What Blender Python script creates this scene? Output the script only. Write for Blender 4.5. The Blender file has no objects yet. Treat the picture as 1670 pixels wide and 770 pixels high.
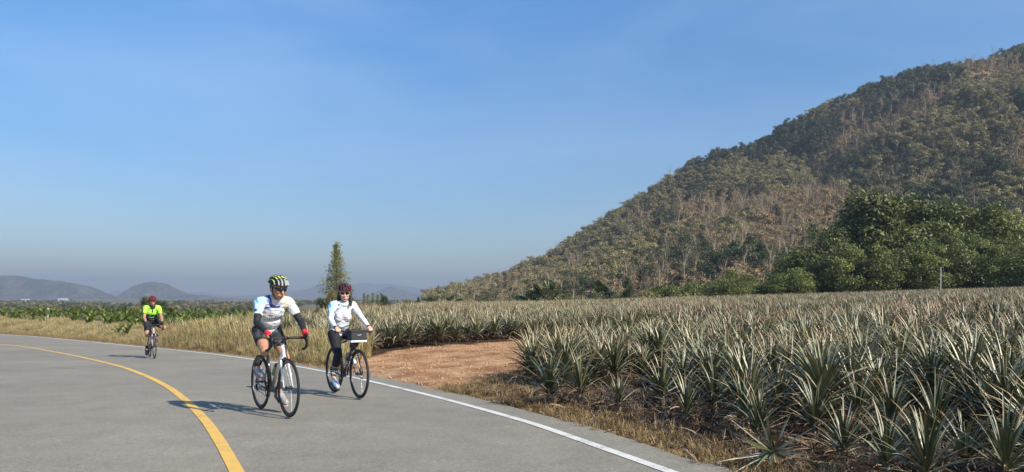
import bpy, bmesh, math, random, time
import numpy as np
from mathutils import Vector, Matrix, Quaternion
from mathutils.bvhtree import BVHTree
T0 = time.time()
scene = bpy.context.scene
COL = scene.collection
R = math.radians

# ---------------------------------------------------------------- camera, sky, sun, exposure
F = 1206.0; HORIZ = 484.0; CAMH = 1.40
cam = bpy.data.cameras.new('camera')
cam.lens = 26.0; cam.sensor_width = 36.0; cam.shift_y = 99.0/1670.0
cam.clip_start = 0.1; cam.clip_end = 30000
camo = bpy.data.objects.new('camera', cam); COL.objects.link(camo)
camo.location = (0, 0, CAMH); camo.rotation_euler = (R(90), 0, 0)
scene.camera = camo

SUN_EL = R(36.0); SUN_DIR = Vector((0.81, -0.585, 0)).normalized()
SUN_VEC = Vector((SUN_DIR.x*math.cos(SUN_EL), SUN_DIR.y*math.cos(SUN_EL), math.sin(SUN_EL)))
world = bpy.data.worlds.new("World"); scene.world = world; world.use_nodes = True
wn = world.node_tree
for n in list(wn.nodes): wn.nodes.remove(n)
sky = wn.nodes.new('ShaderNodeTexSky'); sky.sky_type = 'NISHITA'; sky.sun_disc = False
sky.sun_elevation = SUN_EL
sky.sun_rotation = math.atan2(SUN_VEC.x, SUN_VEC.y)
sky.altitude = 0; sky.air_density = 1.0; sky.dust_density = 0.2; sky.ozone_density = 2.2
bg = wn.nodes.new('ShaderNodeBackground'); bg.inputs[1].default_value = 0.128
wo = wn.nodes.new('ShaderNodeOutputWorld')
# faint high cirrus: real cloud colour mixed a few per cent over the sky
tc = wn.nodes.new('ShaderNodeTexCoord')
mp = wn.nodes.new('ShaderNodeMapping'); mp.inputs['Location'].default_value = (3.1, 0.7, 1.9); mp.inputs['Scale'].default_value = (1.3, 1.0, 5.0); mp.inputs['Rotation'].default_value = (0.15, 0.35, 0.3)
nz = wn.nodes.new('ShaderNodeTexNoise'); nz.inputs['Scale'].default_value = 1.5; nz.inputs['Detail'].default_value = 6; nz.inputs['Roughness'].default_value = 0.5; nz.inputs['Distortion'].default_value = 0.5
rp = wn.nodes.new('ShaderNodeValToRGB'); rp.color_ramp.elements[0].position = 0.42; rp.color_ramp.elements[1].position = 0.85
rp.color_ramp.elements[0].color = (0, 0, 0, 1); rp.color_ramp.elements[1].color = (.17, .17, .17, 1)
mx = wn.nodes.new('ShaderNodeMixRGB'); mx.inputs[2].default_value = (6.5, 7.4, 8.8, 1)
hs = wn.nodes.new('ShaderNodeHueSaturation'); hs.inputs['Saturation'].default_value = 1.24
tn = wn.nodes.new('ShaderNodeMixRGB'); tn.blend_type = 'MULTIPLY'; tn.inputs[0].default_value = 1; tn.inputs[2].default_value = (.95, 1.03, 1.09, 1)
L = wn.links.new
L(tc.outputs['Generated'], mp.inputs[0]); L(mp.outputs[0], nz.inputs[0]); L(nz.outputs[0], rp.inputs[0])
L(sky.outputs[0], hs.inputs['Color']); L(rp.outputs[0], mx.inputs[0]); L(hs.outputs[0], tn.inputs[1]); L(tn.outputs[0], mx.inputs[1]); 
sx = wn.nodes.new('ShaderNodeSeparateXYZ'); er = wn.nodes.new('ShaderNodeValToRGB'); sg = wn.nodes.new('ShaderNodeMixRGB'); sg.blend_type = 'MULTIPLY'; sg.inputs[0].default_value = 1
er.color_ramp.elements[0].position = 0.0; er.color_ramp.elements[0].color = (.47, .46, .50, 1); er.color_ramp.elements[1].position = .40; er.color_ramp.elements[1].color = (1, 1, 1, 1)   # dry season smog dims the low sky all round
L(tc.outputs['Generated'], sx.inputs[0]); L(sx.outputs[2], er.inputs[0]); L(mx.outputs[0], sg.inputs[1]); L(er.outputs[0], sg.inputs[2]); L(sg.outputs[0], bg.inputs[0]); L(bg.outputs[0], wo.inputs[0])

sl = bpy.data.lights.new('sun', 'SUN'); sl.energy = 5.0; sl.angle = R(0.53); sl.color = (1.0, 0.93, 0.82)
so = bpy.data.objects.new('sun', sl); COL.objects.link(so)
so.rotation_euler = SUN_VEC.to_track_quat('Z', 'Y').to_euler(); so.location = (60, -40, 60)

vs = scene.view_settings
vs.view_transform = 'Standard'; vs.look = 'None'; vs.exposure = 0.5; vs.gamma = 1.0; vs.use_curve_mapping = False
scene.cycles.use_denoising = True
scene.cycles.max_bounces = 5; scene.cycles.diffuse_bounces = 2; scene.cycles.glossy_bounces = 2
scene.cycles.transmission_bounces = 3; scene.cycles.volume_bounces = 0; scene.cycles.transparent_max_bounces = 6
HAZE = 0.00028

# ---------------------------------------------------------------- helpers
def tag(o, label=None, cat=None, group=None, kind=None):
    if label: o['label'] = label
    if cat: o['category'] = cat
    if group: o['group'] = group
    if kind: o['kind'] = kind
    return o
def empty(name, loc=(0, 0, 0), rot=(0, 0, 0)):
    o = bpy.data.objects.new(name, None); o.empty_display_size = .2; COL.objects.link(o)
    o.location = loc; o.rotation_euler = rot
    return o
def mkmesh(name, V, Fc, mats=(), smooth=True, mi=None, attrs=None):
    me = bpy.data.meshes.new(name)
    V = np.asarray(V, dtype=np.float32)
    if isinstance(Fc, np.ndarray):
        k = Fc.shape[1]; n = len(Fc)
        me.vertices.add(len(V)); me.vertices.foreach_set('co', V.ravel())
        me.loops.add(n*k); me.loops.foreach_set('vertex_index', Fc.astype(np.int32).ravel())
        me.polygons.add(n); me.polygons.foreach_set('loop_start', np.arange(0, n*k, k, dtype=np.int32))
        me.update(calc_edges=True)
    else:
        me.from_pydata(V.tolist(), [], Fc)
    for m in mats: me.materials.append(m)
    n = len(me.polygons)
    if mi is not None: me.polygons.foreach_set('material_index', np.asarray(mi, dtype=np.int32))
    me.polygons.foreach_set('use_smooth', np.full(n, bool(smooth)))
    if attrs:
        for an, arr in attrs.items():
            arr = np.asarray(arr, dtype=np.float32)
            if arr.shape[1] == 3: arr = np.c_[arr, np.ones(len(arr), dtype=np.float32)]
            a = me.color_attributes.new(an, 'FLOAT_COLOR', 'POINT'); a.data.foreach_set('color', arr.ravel())
    me.update()
    return me
def mkobj(name, me, parent=None, link=True):
    o = bpy.data.objects.new(name, me)
    if link: COL.objects.link(o)
    if parent: o.parent = parent
    return o

class MB:
    def __init__(s): s.V = []; s.F = []; s.M = []; s.n = 0
    def add(s, V, Fc, m=0):
        s.V.append(np.asarray(V, dtype=float).reshape(-1, 3)); b = s.n
        s.F += [tuple(i+b for i in f) for f in Fc]; s.M += [m]*len(Fc); s.n += len(s.V[-1]); return s
    def tube(s, P, r, seg=8, cap=True, m=0, sy=1.0):
        P = [Vector(p) for p in P]; n = len(P)
        rr = [r]*n if not hasattr(r, '__len__') else list(r)
        up = None; V = []
        for i, p in enumerate(P):
            t = (P[min(i+1, n-1)]-P[max(i-1, 0)]).normalized()
            if up is None:
                a = Vector((0, 0, 1)) if abs(t.z) < .9 else Vector((1, 0, 0)); up = (a-t*a.dot(t)).normalized()
            else:
                up = (up-t*up.dot(t)).normalized()
            sd = t.cross(up)
            for k in range(seg):
                a = 2*math.pi*k/seg; V.append(p+(up*math.cos(a)+sd*math.sin(a)*sy)*rr[i])
        Fc = [(i*seg+k, i*seg+(k+1) % seg, (i+1)*seg+(k+1) % seg, (i+1)*seg+k) for i in range(n-1) for k in range(seg)]
        if cap:
            Fc.append(tuple(range(seg))[::-1]); Fc.append(tuple((n-1)*seg+k for k in range(seg)))
        return s.add([tuple(v) for v in V], Fc, m)
    def caps(s, a, b, ra, rb, seg=14, hem=5, m=0):      # tapered capsule with round ends
        a = Vector(a); b = Vector(b); d = (b-a); Ln = d.length; t = d/Ln if Ln > 1e-6 else Vector((0, 0, 1))
        P = []; rad = []
        for i in range(hem+1):
            th = math.pi/2*(1-i/hem); P.append(a-t*ra*math.sin(th)); rad.append(max(ra*math.cos(th), 1e-4))
        for i in range(hem+1):
            th = math.pi/2*(i/hem); P.append(b+t*rb*math.sin(th)); rad.append(max(rb*math.cos(th), 1e-4))
        a0 = Vector((0, 0, 1)) if abs(t.z) < .9 else Vector((1, 0, 0)); up = (a0-t*a0.dot(t)).normalized(); sd = t.cross(up); V = []
        for p, r in zip(P, rad):
            for k in range(seg):
                x = 2*math.pi*k/seg; V.append(tuple(p+(up*math.cos(x)+sd*math.sin(x))*r))
        n = len(P)
        Fc = [(i*seg+k, i*seg+(k+1) % seg, (i+1)*seg+(k+1) % seg, (i+1)*seg+k) for i in range(n-1) for k in range(seg)]
        Fc.append(tuple(range(seg))[::-1]); Fc.append(tuple((n-1)*seg+k for k in range(seg)))
        return s.add(V, Fc, m)
    def chain(s, P, rr, seg=12):
        for i in range(len(P)-1): s.caps(P[i], P[i+1], rr[i], rr[i+1], seg)
        return s
    def ell(s, c, r, rot=None, nu=18, nv=12, m=0):
        V = []
        for j in range(nv+1):
            th = math.pi*j/nv
            for k in range(nu):
                ph = 2*math.pi*k/nu
                v = Vector((r[0]*max(math.sin(th), 1e-3)*math.cos(ph), r[1]*max(math.sin(th), 1e-3)*math.sin(ph), r[2]*math.cos(th)))
                if rot: v = rot @ v
                V.append(tuple(v+Vector(c)))
        Fc = [(j*nu+k, (j+1)*nu+k, (j+1)*nu+(k+1) % nu, j*nu+(k+1) % nu) for j in range(nv) for k in range(nu)]
        Fc.append(tuple(range(nu))); Fc.append(tuple(nv*nu+k for k in range(nu))[::-1])
        return s.add(V, Fc, m)
    def box(s, c, sz, rot=None, m=0, taper=1.0):
        V = []
        for z in (-1, 1):
            for x, y in ((-1, -1), (1, -1), (1, 1), (-1, 1)):
                k = taper if z > 0 else 1
                v = Vector((x*sz[0]/2*k, y*sz[1]/2*k, z*sz[2]/2))
                if rot: v = rot @ v
                V.append(tuple(v+Vector(c)))
        return s.add(V, [(3, 2, 1, 0), (4, 5, 6, 7), (0, 1, 5, 4), (1, 2, 6, 5), (2, 3, 7, 6), (3, 0, 4, 7)], m)
    def lathe(s, prof, c, seg=48, m=0, closed=True):     # about the y axis; prof = (radius, y)
        c = Vector(c); V = []; n = len(prof)
        for k in range(seg):
            a = 2*math.pi*k/seg
            for r, y in prof: V.append((c.x+r*math.cos(a), c.y+y, c.z+r*math.sin(a)))
        Fc = []
        for k in range(seg):
            k2 = (k+1) % seg
            for i in range(n if closed else n-1):
                j = (i+1) % n; Fc.append((k*n+i, k*n+j, k2*n+j, k2*n+i))
        return s.add(V, Fc, m)
    def build(s, name, mats, parent=None, smooth=True, sharp=None, link=True):
        if not isinstance(mats, (list, tuple)): mats = [mats]
        me = mkmesh(name, np.concatenate(s.V), s.F, mats, smooth, s.M)
        if sharp is not None: me.set_sharp_from_angle(angle=R(sharp))
        return mkobj(name, me, parent, link)

# numpy value noise
def _h(ix, iy, sd):
    v = np.sin(ix*127.1+iy*311.7+sd*74.7)*43758.5453
    return v-np.floor(v)
def vn(x, y, sd=0):
    x = np.asarray(x, float); y = np.asarray(y, float)
    ix = np.floor(x); iy = np.floor(y); fx = x-ix; fy = y-iy
    fx = fx*fx*(3-2*fx); fy = fy*fy*(3-2*fy)
    a = _h(ix, iy, sd); b = _h(ix+1, iy, sd); c = _h(ix, iy+1, sd); d = _h(ix+1, iy+1, sd)
    return (a*(1-fx)+b*fx)*(1-fy)+(c*(1-fx)+d*fx)*fy
def fbm(x, y, sd=0, o=4):
    r = 0; a = .5
    for i in range(o): r = r+a*vn(x*2**i, y*2**i, sd+i*3.1); a *= .5
    return r/(1-.5**o)
def sm(t): t = np.clip(t, 0, 1); return t*t*(3-2*t)

# ---------------------------------------------------------------- materials
def nodes(name):
    m = bpy.data.materials.new(name); m.use_nodes = True; nt = m.node_tree
    return m, nt, nt.nodes['Principled BSDF']
def plain(name, c, rough=.6, metal=0.0, spec=.5, coat=0, bump=0, bscale=60, var=0.0, vscale=3.0):
    m, nt, b = nodes(name)
    b.inputs['Base Color'].default_value = (*c, 1); b.inputs['Roughness'].default_value = rough; b.inputs['Metallic'].default_value = metal
    b.inputs['Specular IOR Level'].default_value = spec; b.inputs['Coat Weight'].default_value = coat
    if var or bump:
        t = nt.nodes.new('ShaderNodeTexCoord'); n = nt.nodes.new('ShaderNodeTexNoise'); n.inputs['Scale'].default_value = vscale; n.inputs['Detail'].default_value = 5
        nt.links.new(t.outputs['Object'], n.inputs[0])
    if var:
        r = nt.nodes.new('ShaderNodeValToRGB'); r.color_ramp.elements[0].color = (*[x*(1-var) for x in c], 1); r.color_ramp.elements[1].color = (*[min(1, x*(1+var)) for x in c], 1)
        r.color_ramp.elements[0].position = .3; r.color_ramp.elements[1].position = .7
        nt.links.new(n.outputs[0], r.inputs[0]); nt.links.new(r.outputs[0], b.inputs['Base Color'])
    if bump:
        n2 = nt.nodes.new('ShaderNodeTexNoise'); n2.inputs['Scale'].default_value = bscale; n2.inputs['Detail'].default_value = 3
        nt.links.new(t.outputs['Object'], n2.inputs[0])
        bp = nt.nodes.new('ShaderNodeBump'); bp.inputs['Strength'].default_value = bump; bp.inputs['Distance'].default_value = .01
        nt.links.new(n2.outputs[0], bp.inputs['Height']); nt.links.new(bp.outputs[0], b.inputs['Normal'])
    return m
def ramp(nt, src, stops, interp='LINEAR'):
    r = nt.nodes.new('ShaderNodeValToRGB'); r.color_ramp.interpolation = interp; e = r.color_ramp.elements
    while len(e) < len(stops): e.new(.5)
    for el, (p, c) in zip(e, stops): el.position = p; el.color = (*c, 1) if len(c) == 3 else c
    nt.links.new(src, r.inputs[0]); return r.outputs[0]
def noise(nt, vec, scale, detail=4, rough=.55, dist=0):
    n = nt.nodes.new('ShaderNodeTexNoise'); n.inputs['Scale'].default_value = scale; n.inputs['Detail'].default_value = detail
    n.inputs['Roughness'].default_value = rough; n.inputs['Distortion'].default_value = dist
    if vec is not None: nt.links.new(vec, n.inputs[0])
    return n.outputs[0]
def mix(nt, f, a, b, mode='MIX'):
    n = nt.nodes.new('ShaderNodeMixRGB'); n.blend_type = mode
    for i, x in enumerate((f, a, b)):
        if isinstance(x, (int, float)): n.inputs[i].default_value = x if i == 0 else (x, x, x, 1)
        elif isinstance(x, tuple): n.inputs[i].default_value = (*x, 1)
        else: nt.links.new(x, n.inputs[i])
    return n.outputs[0]
def mth(nt, op, a, b=0.0, c=None):
    n = nt.nodes.new('ShaderNodeMath'); n.operation = op
    for i, x in enumerate((a, b, c)):
        if x is None: continue
        if isinstance(x, (int, float)): n.inputs[i].default_value = x
        else: nt.links.new(x, n.inputs[i])
    return n.outputs[0]
def bumpn(nt, b, h, st, dist):
    bp = nt.nodes.new('ShaderNodeBump'); bp.inputs['Strength'].default_value = st; bp.inputs['Distance'].default_value = dist
    nt.links.new(h, bp.inputs['Height']); nt.links.new(bp.outputs[0], b.inputs['Normal'])
def geo_pos(nt): return nt.nodes.new('ShaderNodeNewGeometry').outputs['Position']

# asphalt
def asphalt():
    m, nt, b = nodes('asphalt'); P = geo_pos(nt)
    c = ramp(nt, mix(nt, .5, noise(nt, P, 110, 3, .7), noise(nt, P, 30, 3, .9)), [(.30, (.14, .125, .096)), (.5, (.245, .220, .170)), (.72, (.42, .38, .295))])
    big = ramp(nt, noise(nt, P, .35, 4), [(.3, (.86, .86, .86)), (.7, (1.1, 1.1, 1.1))])
    mid = ramp(nt, noise(nt, P, 2.2, 4), [(.3, (.9, .9, .9)), (.7, (1.08, 1.07, 1.05))])
    c = mix(nt, 1, mix(nt, 1, c, big, 'MULTIPLY'), mid, 'MULTIPLY')
    # tar seams and darker polished patches
    st = ramp(nt, noise(nt, P, .9, 5, .6, 1.2), [(.60, (1, 1, 1)), (.68, (.86, .86, .87))]); c = mix(nt, .8, c, st, 'MULTIPLY')
    dust = ramp(nt, noise(nt, P, .6, 4, .6), [(.5, (0, 0, 0)), (.75, (.35, .35, .35))]); c = mix(nt, dust, c, (.30, .255, .18))
    nt.links.new(c, b.inputs['Base Color']); b.inputs['Roughness'].default_value = .85; b.inputs['Specular IOR Level'].default_value = .35
    bumpn(nt, b, noise(nt, P, 90, 2), .5, .004)
    return m
def paint(name, col, wear):
    m, nt, b = nodes(name); P = geo_pos(nt)
    n1 = noise(nt, P, 70, 4, .7); n2 = noise(nt, P, 3.5, 3)
    f = ramp(nt, mix(nt, .45, n1, n2), [(wear, (0, 0, 0)), (wear+.07, (1, 1, 1))])
    c = mix(nt, f, (.17, .16, .14), mix(nt, n2, tuple(x*.86 for x in col), col))
    nt.links.new(c, b.inputs['Base Color']); b.inputs['Roughness'].default_value = .6
    bumpn(nt, b, n1, .3, .003)
    return m
M_ASPH = asphalt(); M_WHITE = paint('white_road_paint', (.74, .71, .62), .385); M_YELLOW = paint('yellow_road_paint', (.80, .48, .09), .36)

def ground_mat():
    m, nt, b = nodes('ground_soil'); P = geo_pos(nt)
    at = nt.nodes.new('ShaderNodeAttribute'); at.attribute_name = 'zone'
    sep = nt.nodes.new('ShaderNodeSeparateColor'); nt.links.new(at.outputs['Color'], sep.inputs[0])
    nA = noise(nt, P, 1.3, 6, .6); nB = noise(nt, P, 9, 5, .65); nC = noise(nt, P, 38, 4, .7)
    dirt = ramp(nt, mix(nt, .5, nA, nB), [(.36, (.33, .175, .085)), (.5, (.56, .315, .16)), (.62, (.70, .46, .27))])
    dirt = mix(nt, .5, dirt, ramp(nt, mix(nt, .5, nC, nA), [(.38, (.30, .19, .12)), (.55, (.95, .9, .82))]), 'MULTIPLY')
    straw = ramp(nt, mix(nt, .5, nB, nC), [(.3, (.12, .068, .032)), (.5, (.34, .21, .10)), (.68, (.60, .46, .26))])
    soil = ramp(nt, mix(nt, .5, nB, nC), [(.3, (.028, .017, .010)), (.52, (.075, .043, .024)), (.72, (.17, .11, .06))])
    far1 = noise(nt, P, .012, 3); far2 = noise(nt, P, .0035, 3, .5, 1.5)
    far = ramp(nt, far1, [(.35, (.05, .065, .03)), (.5, (.095, .10, .045)), (.62, (.19, .15, .08)), (.75, (.30, .26, .17))])
    far = mix(nt, .5, far, ramp(nt, far2, [(.35, (.06, .08, .04)), (.6, (.25, .19, .11))]))
    # ragged borders between the soils
    def edge(ch, amp): return ramp(nt, mth(nt, 'ADD', ch, mth(nt, 'MULTIPLY', mth(nt, 'SUBTRACT', mix(nt, .5, nA, nB), .5), amp)), [(.4, (0, 0, 0)), (.62, (1, 1, 1))])
    c = mix(nt, edge(sep.outputs[2], .9), far, straw)
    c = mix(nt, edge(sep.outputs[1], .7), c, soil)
    c = mix(nt, edge(sep.outputs[0], .8), c, dirt)
    nt.links.new(c, b.inputs['Base Color']); b.inputs['Roughness'].default_value = .95; b.inputs['Specular IOR Level'].default_value = .15
    bumpn(nt, b, mix(nt, .5, nB, nC), 1.0, .09)
    return m
M_GROUND = ground_mat()

# ---------------------------------------------------------------- road geometry from the photo
SL = 0.025
def zr(Y): return -SL*(np.clip(Y, 8, 50)-8)
def g2w(px, py):
    p = (py-HORIZ)/F; Y = CAMH/p
    if Y > 8: Y = (CAMH-8*SL)/(p-SL)
    return ((px-835)/F*Y, Y)
def catmull(P, n=14):
    P = np.array(P, float); out = []
    for i in range(1, len(P)-2):
        p0, p1, p2, p3 = P[i-1:i+3]
        for k in range(n):
            t = k/n; out.append(.5*((2*p1)+(-p0+p2)*t+(2*p0-5*p1+4*p2-p3)*t*t+(-p0+3*p1-3*p2+p3)*t**3))
    out.append(P[-2]); return np.array(out)
wl = [(9.5, -12), (6.1, -4.2), (3.25, 1.6)]+[g2w(*q) for q in ((1075, 767), (915.6, 707.7), (760, 661), (604, 623), (499, 601), (359, 579.5), (239.5, 567.5), (120, 555.6), (0, 545.8))]+[(-45, 54.5), (-62, 61), (-85, 66), (-120, 70)]
WL = catmull(wl)
yl = [g2w(*q) for q in ((385, 770), (359, 723), (329, 681), (302, 654), (269.5, 630), (227.5, 610), (180, 594.5), (90, 575), (0, 562.5))]
LANE = 3.22
def resample(P, step):
    d = np.r_[0, np.cumsum(np.linalg.norm(np.diff(P, axis=0), axis=1))]
    n = int(d[-1]/step); t = np.linspace(0, d[-1], n+1)
    return np.c_[np.interp(t, d, P[:, 0]), np.interp(t, d, P[:, 1])]
WL = resample(WL, .35)
k = np.ones(9)/9
WLs = WL.copy()
for _ in range(3):
    Q = np.pad(WLs, ((4, 4), (0, 0)), 'edge'); Q = np.c_[np.convolve(Q[:, 0], k, 'valid'), np.convolve(Q[:, 1], k, 'valid')]; Q[:6] = WLs[:6]; Q[-6:] = WLs[-6:]; WLs = Q
WL = WLs
def normals(P):
    T = np.gradient(P, axis=0); T /= np.linalg.norm(T, axis=1)[:, None]
    return np.c_[T[:, 1], -T[:, 0]]          # to the right of travel (away from the camera) = field side
WN = normals(WL)
def sdist(X, Y):
    X = np.asarray(X, float).ravel(); Y = np.asarray(Y, float).ravel(); out = np.empty(len(X))
    for i in range(0, len(X), 4000):
        dx = X[i:i+4000, None]-WL[None, :, 0]; dy = Y[i:i+4000, None]-WL[None, :, 1]
        j = np.argmin(dx*dx+dy*dy, axis=1); r = np.arange(len(j))
        d = np.hypot(dx[r, j], dy[r, j]); sg = np.sign(dx[r, j]*WN[j, 0]+dy[r, j]*WN[j, 1]); out[i:i+4000] = d*np.where(sg == 0, 1, sg)
    return out
def zg(X, Y, s=None):                        # ground height
    X = np.asarray(X, float); Y = np.asarray(Y, float)
    if s is None: s = sdist(X, Y).reshape(X.shape)
    zf = .02+(.024*np.clip(X, 0, 90)+.006*np.clip(X-12, 0, 60))-.008*np.clip(Y-10, 0, 15)-.62*sm((-8-X)/10)*sm((Y-20)/10)*(1-.25*sm((Y-40)/15))
    drop = 7.8*np.maximum(sm((Y-60)/80)*sm((-X-10)/22), sm((Y-98)/70)*sm((70-X)/90))
    z = zr(Y)*(1-sm((s-.6)/5))+zf*sm((s-.6)/5)+.05*sm((s-.6)/.8)-drop
    z = z+.07*sm((s-5)/6)+(.10*(fbm(X*.5, Y*.5, 2)-.5)+.04*(fbm(X*2.5, Y*2.5, 5, 2)-.5))*sm((s-.55)/.8)
    return np.where(s < .55, np.minimum(z, zr(Y)-.03-.5*np.clip(-s-8.5, 0, .4)), z)
def zg1(x, y): return float(zg(np.array([x]), np.array([y]))[0])

# dirt turning (world polygon) and field zones
DIRT = np.array([(-3.5, 15.9), (-3.9, 18.4), (-3.3, 20.9), (.9, 24.2), (7, 28), (20, 37), (22, 33), (8, 23.5), (1.2, 17.2), (.2, 14.2), (-.6, 12.2), (-2.1, 11.9), (-3.2, 14)])
def inpoly(X, Y, P):
    X = np.asarray(X, float); Y = np.asarray(Y, float); c = np.zeros(X.shape, bool); n = len(P); j = n-1
    for i in range(n):
        xi, yi = P[i]; xj, yj = P[j]
        c ^= ((yi > Y) != (yj > Y)) & (X < (xj-xi)*(Y-yi)/(yj-yi+1e-12)+xi); j = i
    return c
def polydist(X, Y, P):
    d = np.full(X.shape, 1e9); n = len(P)
    for i in range(n):
        a = P[i]; b = P[(i+1) % n]; ab = b-a; t = np.clip(((X-a[0])*ab[0]+(Y-a[1])*ab[1])/(ab@ab), 0, 1)
        d = np.minimum(d, np.hypot(X-a[0]-t*ab[0], Y-a[1]-t*ab[1]))
    return np.where(inpoly(X, Y, P), -d, d)

# the ground sheet
def geo(a, step, f, end):
    o = [a]
    while o[-1] < end: o.append(o[-1]+step); step *= f
    return o
ys = [-60, -40, -25, -14, -8, -4, -1, 1.5]+list(np.arange(3, 34, .25))+geo(34, .3, 1.055, 9000)
xp = list(np.arange(-14, 12, .25)); xr = geo(12, .3, 1.06, 9000); xl = [-v for v in geo(14.25, .3, 1.06, 9000)][::-1]
xs = np.array(xl+xp+xr); ys = np.array(ys)
GX, GY = np.meshgrid(xs, ys); S_ = sdist(GX, GY).reshape(GX.shape); GZ = zg(GX, GY, S_)
nx, ny = len(xs), len(ys)
idx = np.arange(nx*ny).reshape(ny, nx)
Fq = np.stack([idx[:-1, :-1], idx[:-1, 1:], idx[1:, 1:], idx[1:, :-1]], -1).reshape(-1, 4)
pd = polydist(GX, GY, DIRT)
zone = np.zeros((ny, nx, 3))
zone[..., 0] = np.clip(.5-pd/1.2, 0, 1)*(S_ > -.5)
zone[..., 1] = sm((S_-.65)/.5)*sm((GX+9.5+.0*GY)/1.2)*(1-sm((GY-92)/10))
zone[..., 2] = np.clip(1-sm((S_-7)/4), 0, 1)*(GY < 75)
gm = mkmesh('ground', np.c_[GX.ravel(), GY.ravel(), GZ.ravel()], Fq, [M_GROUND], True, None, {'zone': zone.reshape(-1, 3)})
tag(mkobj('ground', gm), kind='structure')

# road sheet: a strip following the white edge line
def strip(name, off0, off1, dz, mat, rng=None, wob=0, n_across=1):
    P = WL if rng is None else WL[rng[0]:rng[1]]; N = normals(WL) if rng is None else normals(WL)[rng[0]:rng[1]]
    V = []; n = len(P); w = n_across+1
    for k in range(w):
        o = off0+(off1-off0)*k/n_across
        e = wob*(vn(np.arange(n)*.45, np.zeros(n), 3+k)-.5)*2+wob*(vn(np.arange(n)*1.3, np.zeros(n), 9)-.5) if (wob and k == w-1) else 0
        Q = P+N*np.reshape(o+e, (-1, 1)); V.append(np.c_[Q, zr(Q[:, 1])+dz])
    V = np.stack(V, 1).reshape(-1, 3)
    idx = np.arange(n*w).reshape(n, w)
    Fq = np.stack([idx[:-1, :-1], idx[:-1, 1:], idx[1:, 1:], idx[1:, :-1]], -1).reshape(-1, 4)
    return mkobj(name, mkmesh(name, V, Fq, [mat], True))
road = strip('road', -LANE*2-1.0, .46, .012, M_ASPH, wob=.035, n_across=12)
tag(road, kind='structure')
# side skirt so the asphalt edge has thickness
e = MB(); ne = len(WL)
V = np.array([v.co[:] for v in road.data.vertices]).reshape(ne, 13, 3)[:, -1]
W = V.copy(); W[:, 2] -= .09; W[:, :2] += WN*.02
e.add(np.concatenate([V, W]), [(i, i+1, ne+i+1, ne+i) for i in range(ne-1)])
tag(e.build('road_edge', M_ASPH), kind='structure')
tag(strip('white_edge_line', -.052, .052, .017, M_WHITE), kind='structure')
# centre line: yellow, measured in the photo
YL = catmull([(1.6, -2.0), (-.95, 3.4)]+yl+[(-32, 38.0), (-50, 47)], 12); YL = resample(YL, .35)
YN = normals(YL); q = []
for o in (-.055, .055): Q = YL+YN*o; q.append(np.c_[Q, zr(Q[:, 1])+.0172])
V = np.concatenate(q); n = len(YL)
tag(mkobj('yellow_centre_line', mkmesh('yellow_centre_line', V, [(i, n+i, n+i+1, i+1) for i in range(n-1)], [M_YELLOW], True)), kind='structure')
# ---------------------------------------------------------------- the wooded hill on the right
SIL = np.array([(640, 492), (690, 489), (722, 478), (760, 470), (830, 450), (858, 434), (890, 424), (925, 398), (960, 375), (1050, 318), (1137, 256), (1160, 244), (1241, 229), (1288, 194), (1361, 161), (1434, 128), (1496, 107), (1589, 98), (1670, 74), (1800, 35), (2000, 0), (2600, -40)], float)
YR = 500.0
RX = (SIL[:, 0]-835)/F*YR; RZ = np.maximum((HORIZ-(SIL[:, 1]+np.interp(SIL[:, 0], [700, 1000], [8, 15])))/F*YR, -1.5)+1.4; RZ[:2] = -7
RX = np.r_[-400, -110, RX]; RZ = np.r_[-7, -6, RZ]
def hill_z(X, Y):
    r = np.interp(X, RX, RZ); foot = np.interp(X, [-80, 0, 60, 300], [330, 215, 165, 135])
    base = zg(X, Y, np.full(np.shape(X), 50.0))
    t = (Y-foot)/(YR-foot); up = np.clip(t, 0, 1)
    prof = .82*up+.18*sm(up)
    back = np.clip((Y-YR)/420, 0, 1)
    h = (r-base)*prof*(1-sm(back))
    amp = np.clip(h/60, 0, 1)*np.clip((YR-Y)/60, .15, 1)
    diag = fbm((X*.8-Y*.9)/75+2*fbm(X/160, Y/160, 6), (X+Y)/240, 11, 3)-.5     # spurs and gullies running down the slope
    h = h+amp*(60*diag+16*(fbm(X/28, Y/28, 4, 3)-.5))
    return base-.3+np.where(t > 0, h, -3*np.clip(-t*3, 0, 1))
hx = np.arange(-150, 1150, 7.0); hy = np.arange(120, 930, 7.0)
HX, HY = np.meshgrid(hx, hy); HZ = hill_z(HX, HY)
def hill_mat():
    m, nt, b = nodes('hill_ground'); P = geo_pos(nt)
    c = ramp(nt, mix(nt, .5, noise(nt, P, .03, 5), noise(nt, P, .35, 4)), [(.3, (.08, .065, .035)), (.5, (.17, .125, .062)), (.65, (.30, .21, .11)), (.8, (.38, .28, .15))])
    nt.links.new(c, b.inputs['Base Color']); b.inputs['Roughness'].default_value = 1; b.inputs['Specular IOR Level'].default_value = .1
    return m
M_HILL = hill_mat()
def gridmesh(name, X, Y, Z, mat):
    ny, nx = X.shape; idx = np.arange(nx*ny).reshape(ny, nx)
    Fq = np.stack([idx[:-1, :-1], idx[:-1, 1:], idx[1:, 1:], idx[1:, :-1]], -1).reshape(-1, 4)
    return mkobj(name, mkmesh(name, np.c_[X.ravel(), Y.ravel(), Z.ravel()], Fq, [mat], True))
tag(gridmesh('hill', HX, HY, HZ, M_HILL), kind='structure')

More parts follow.
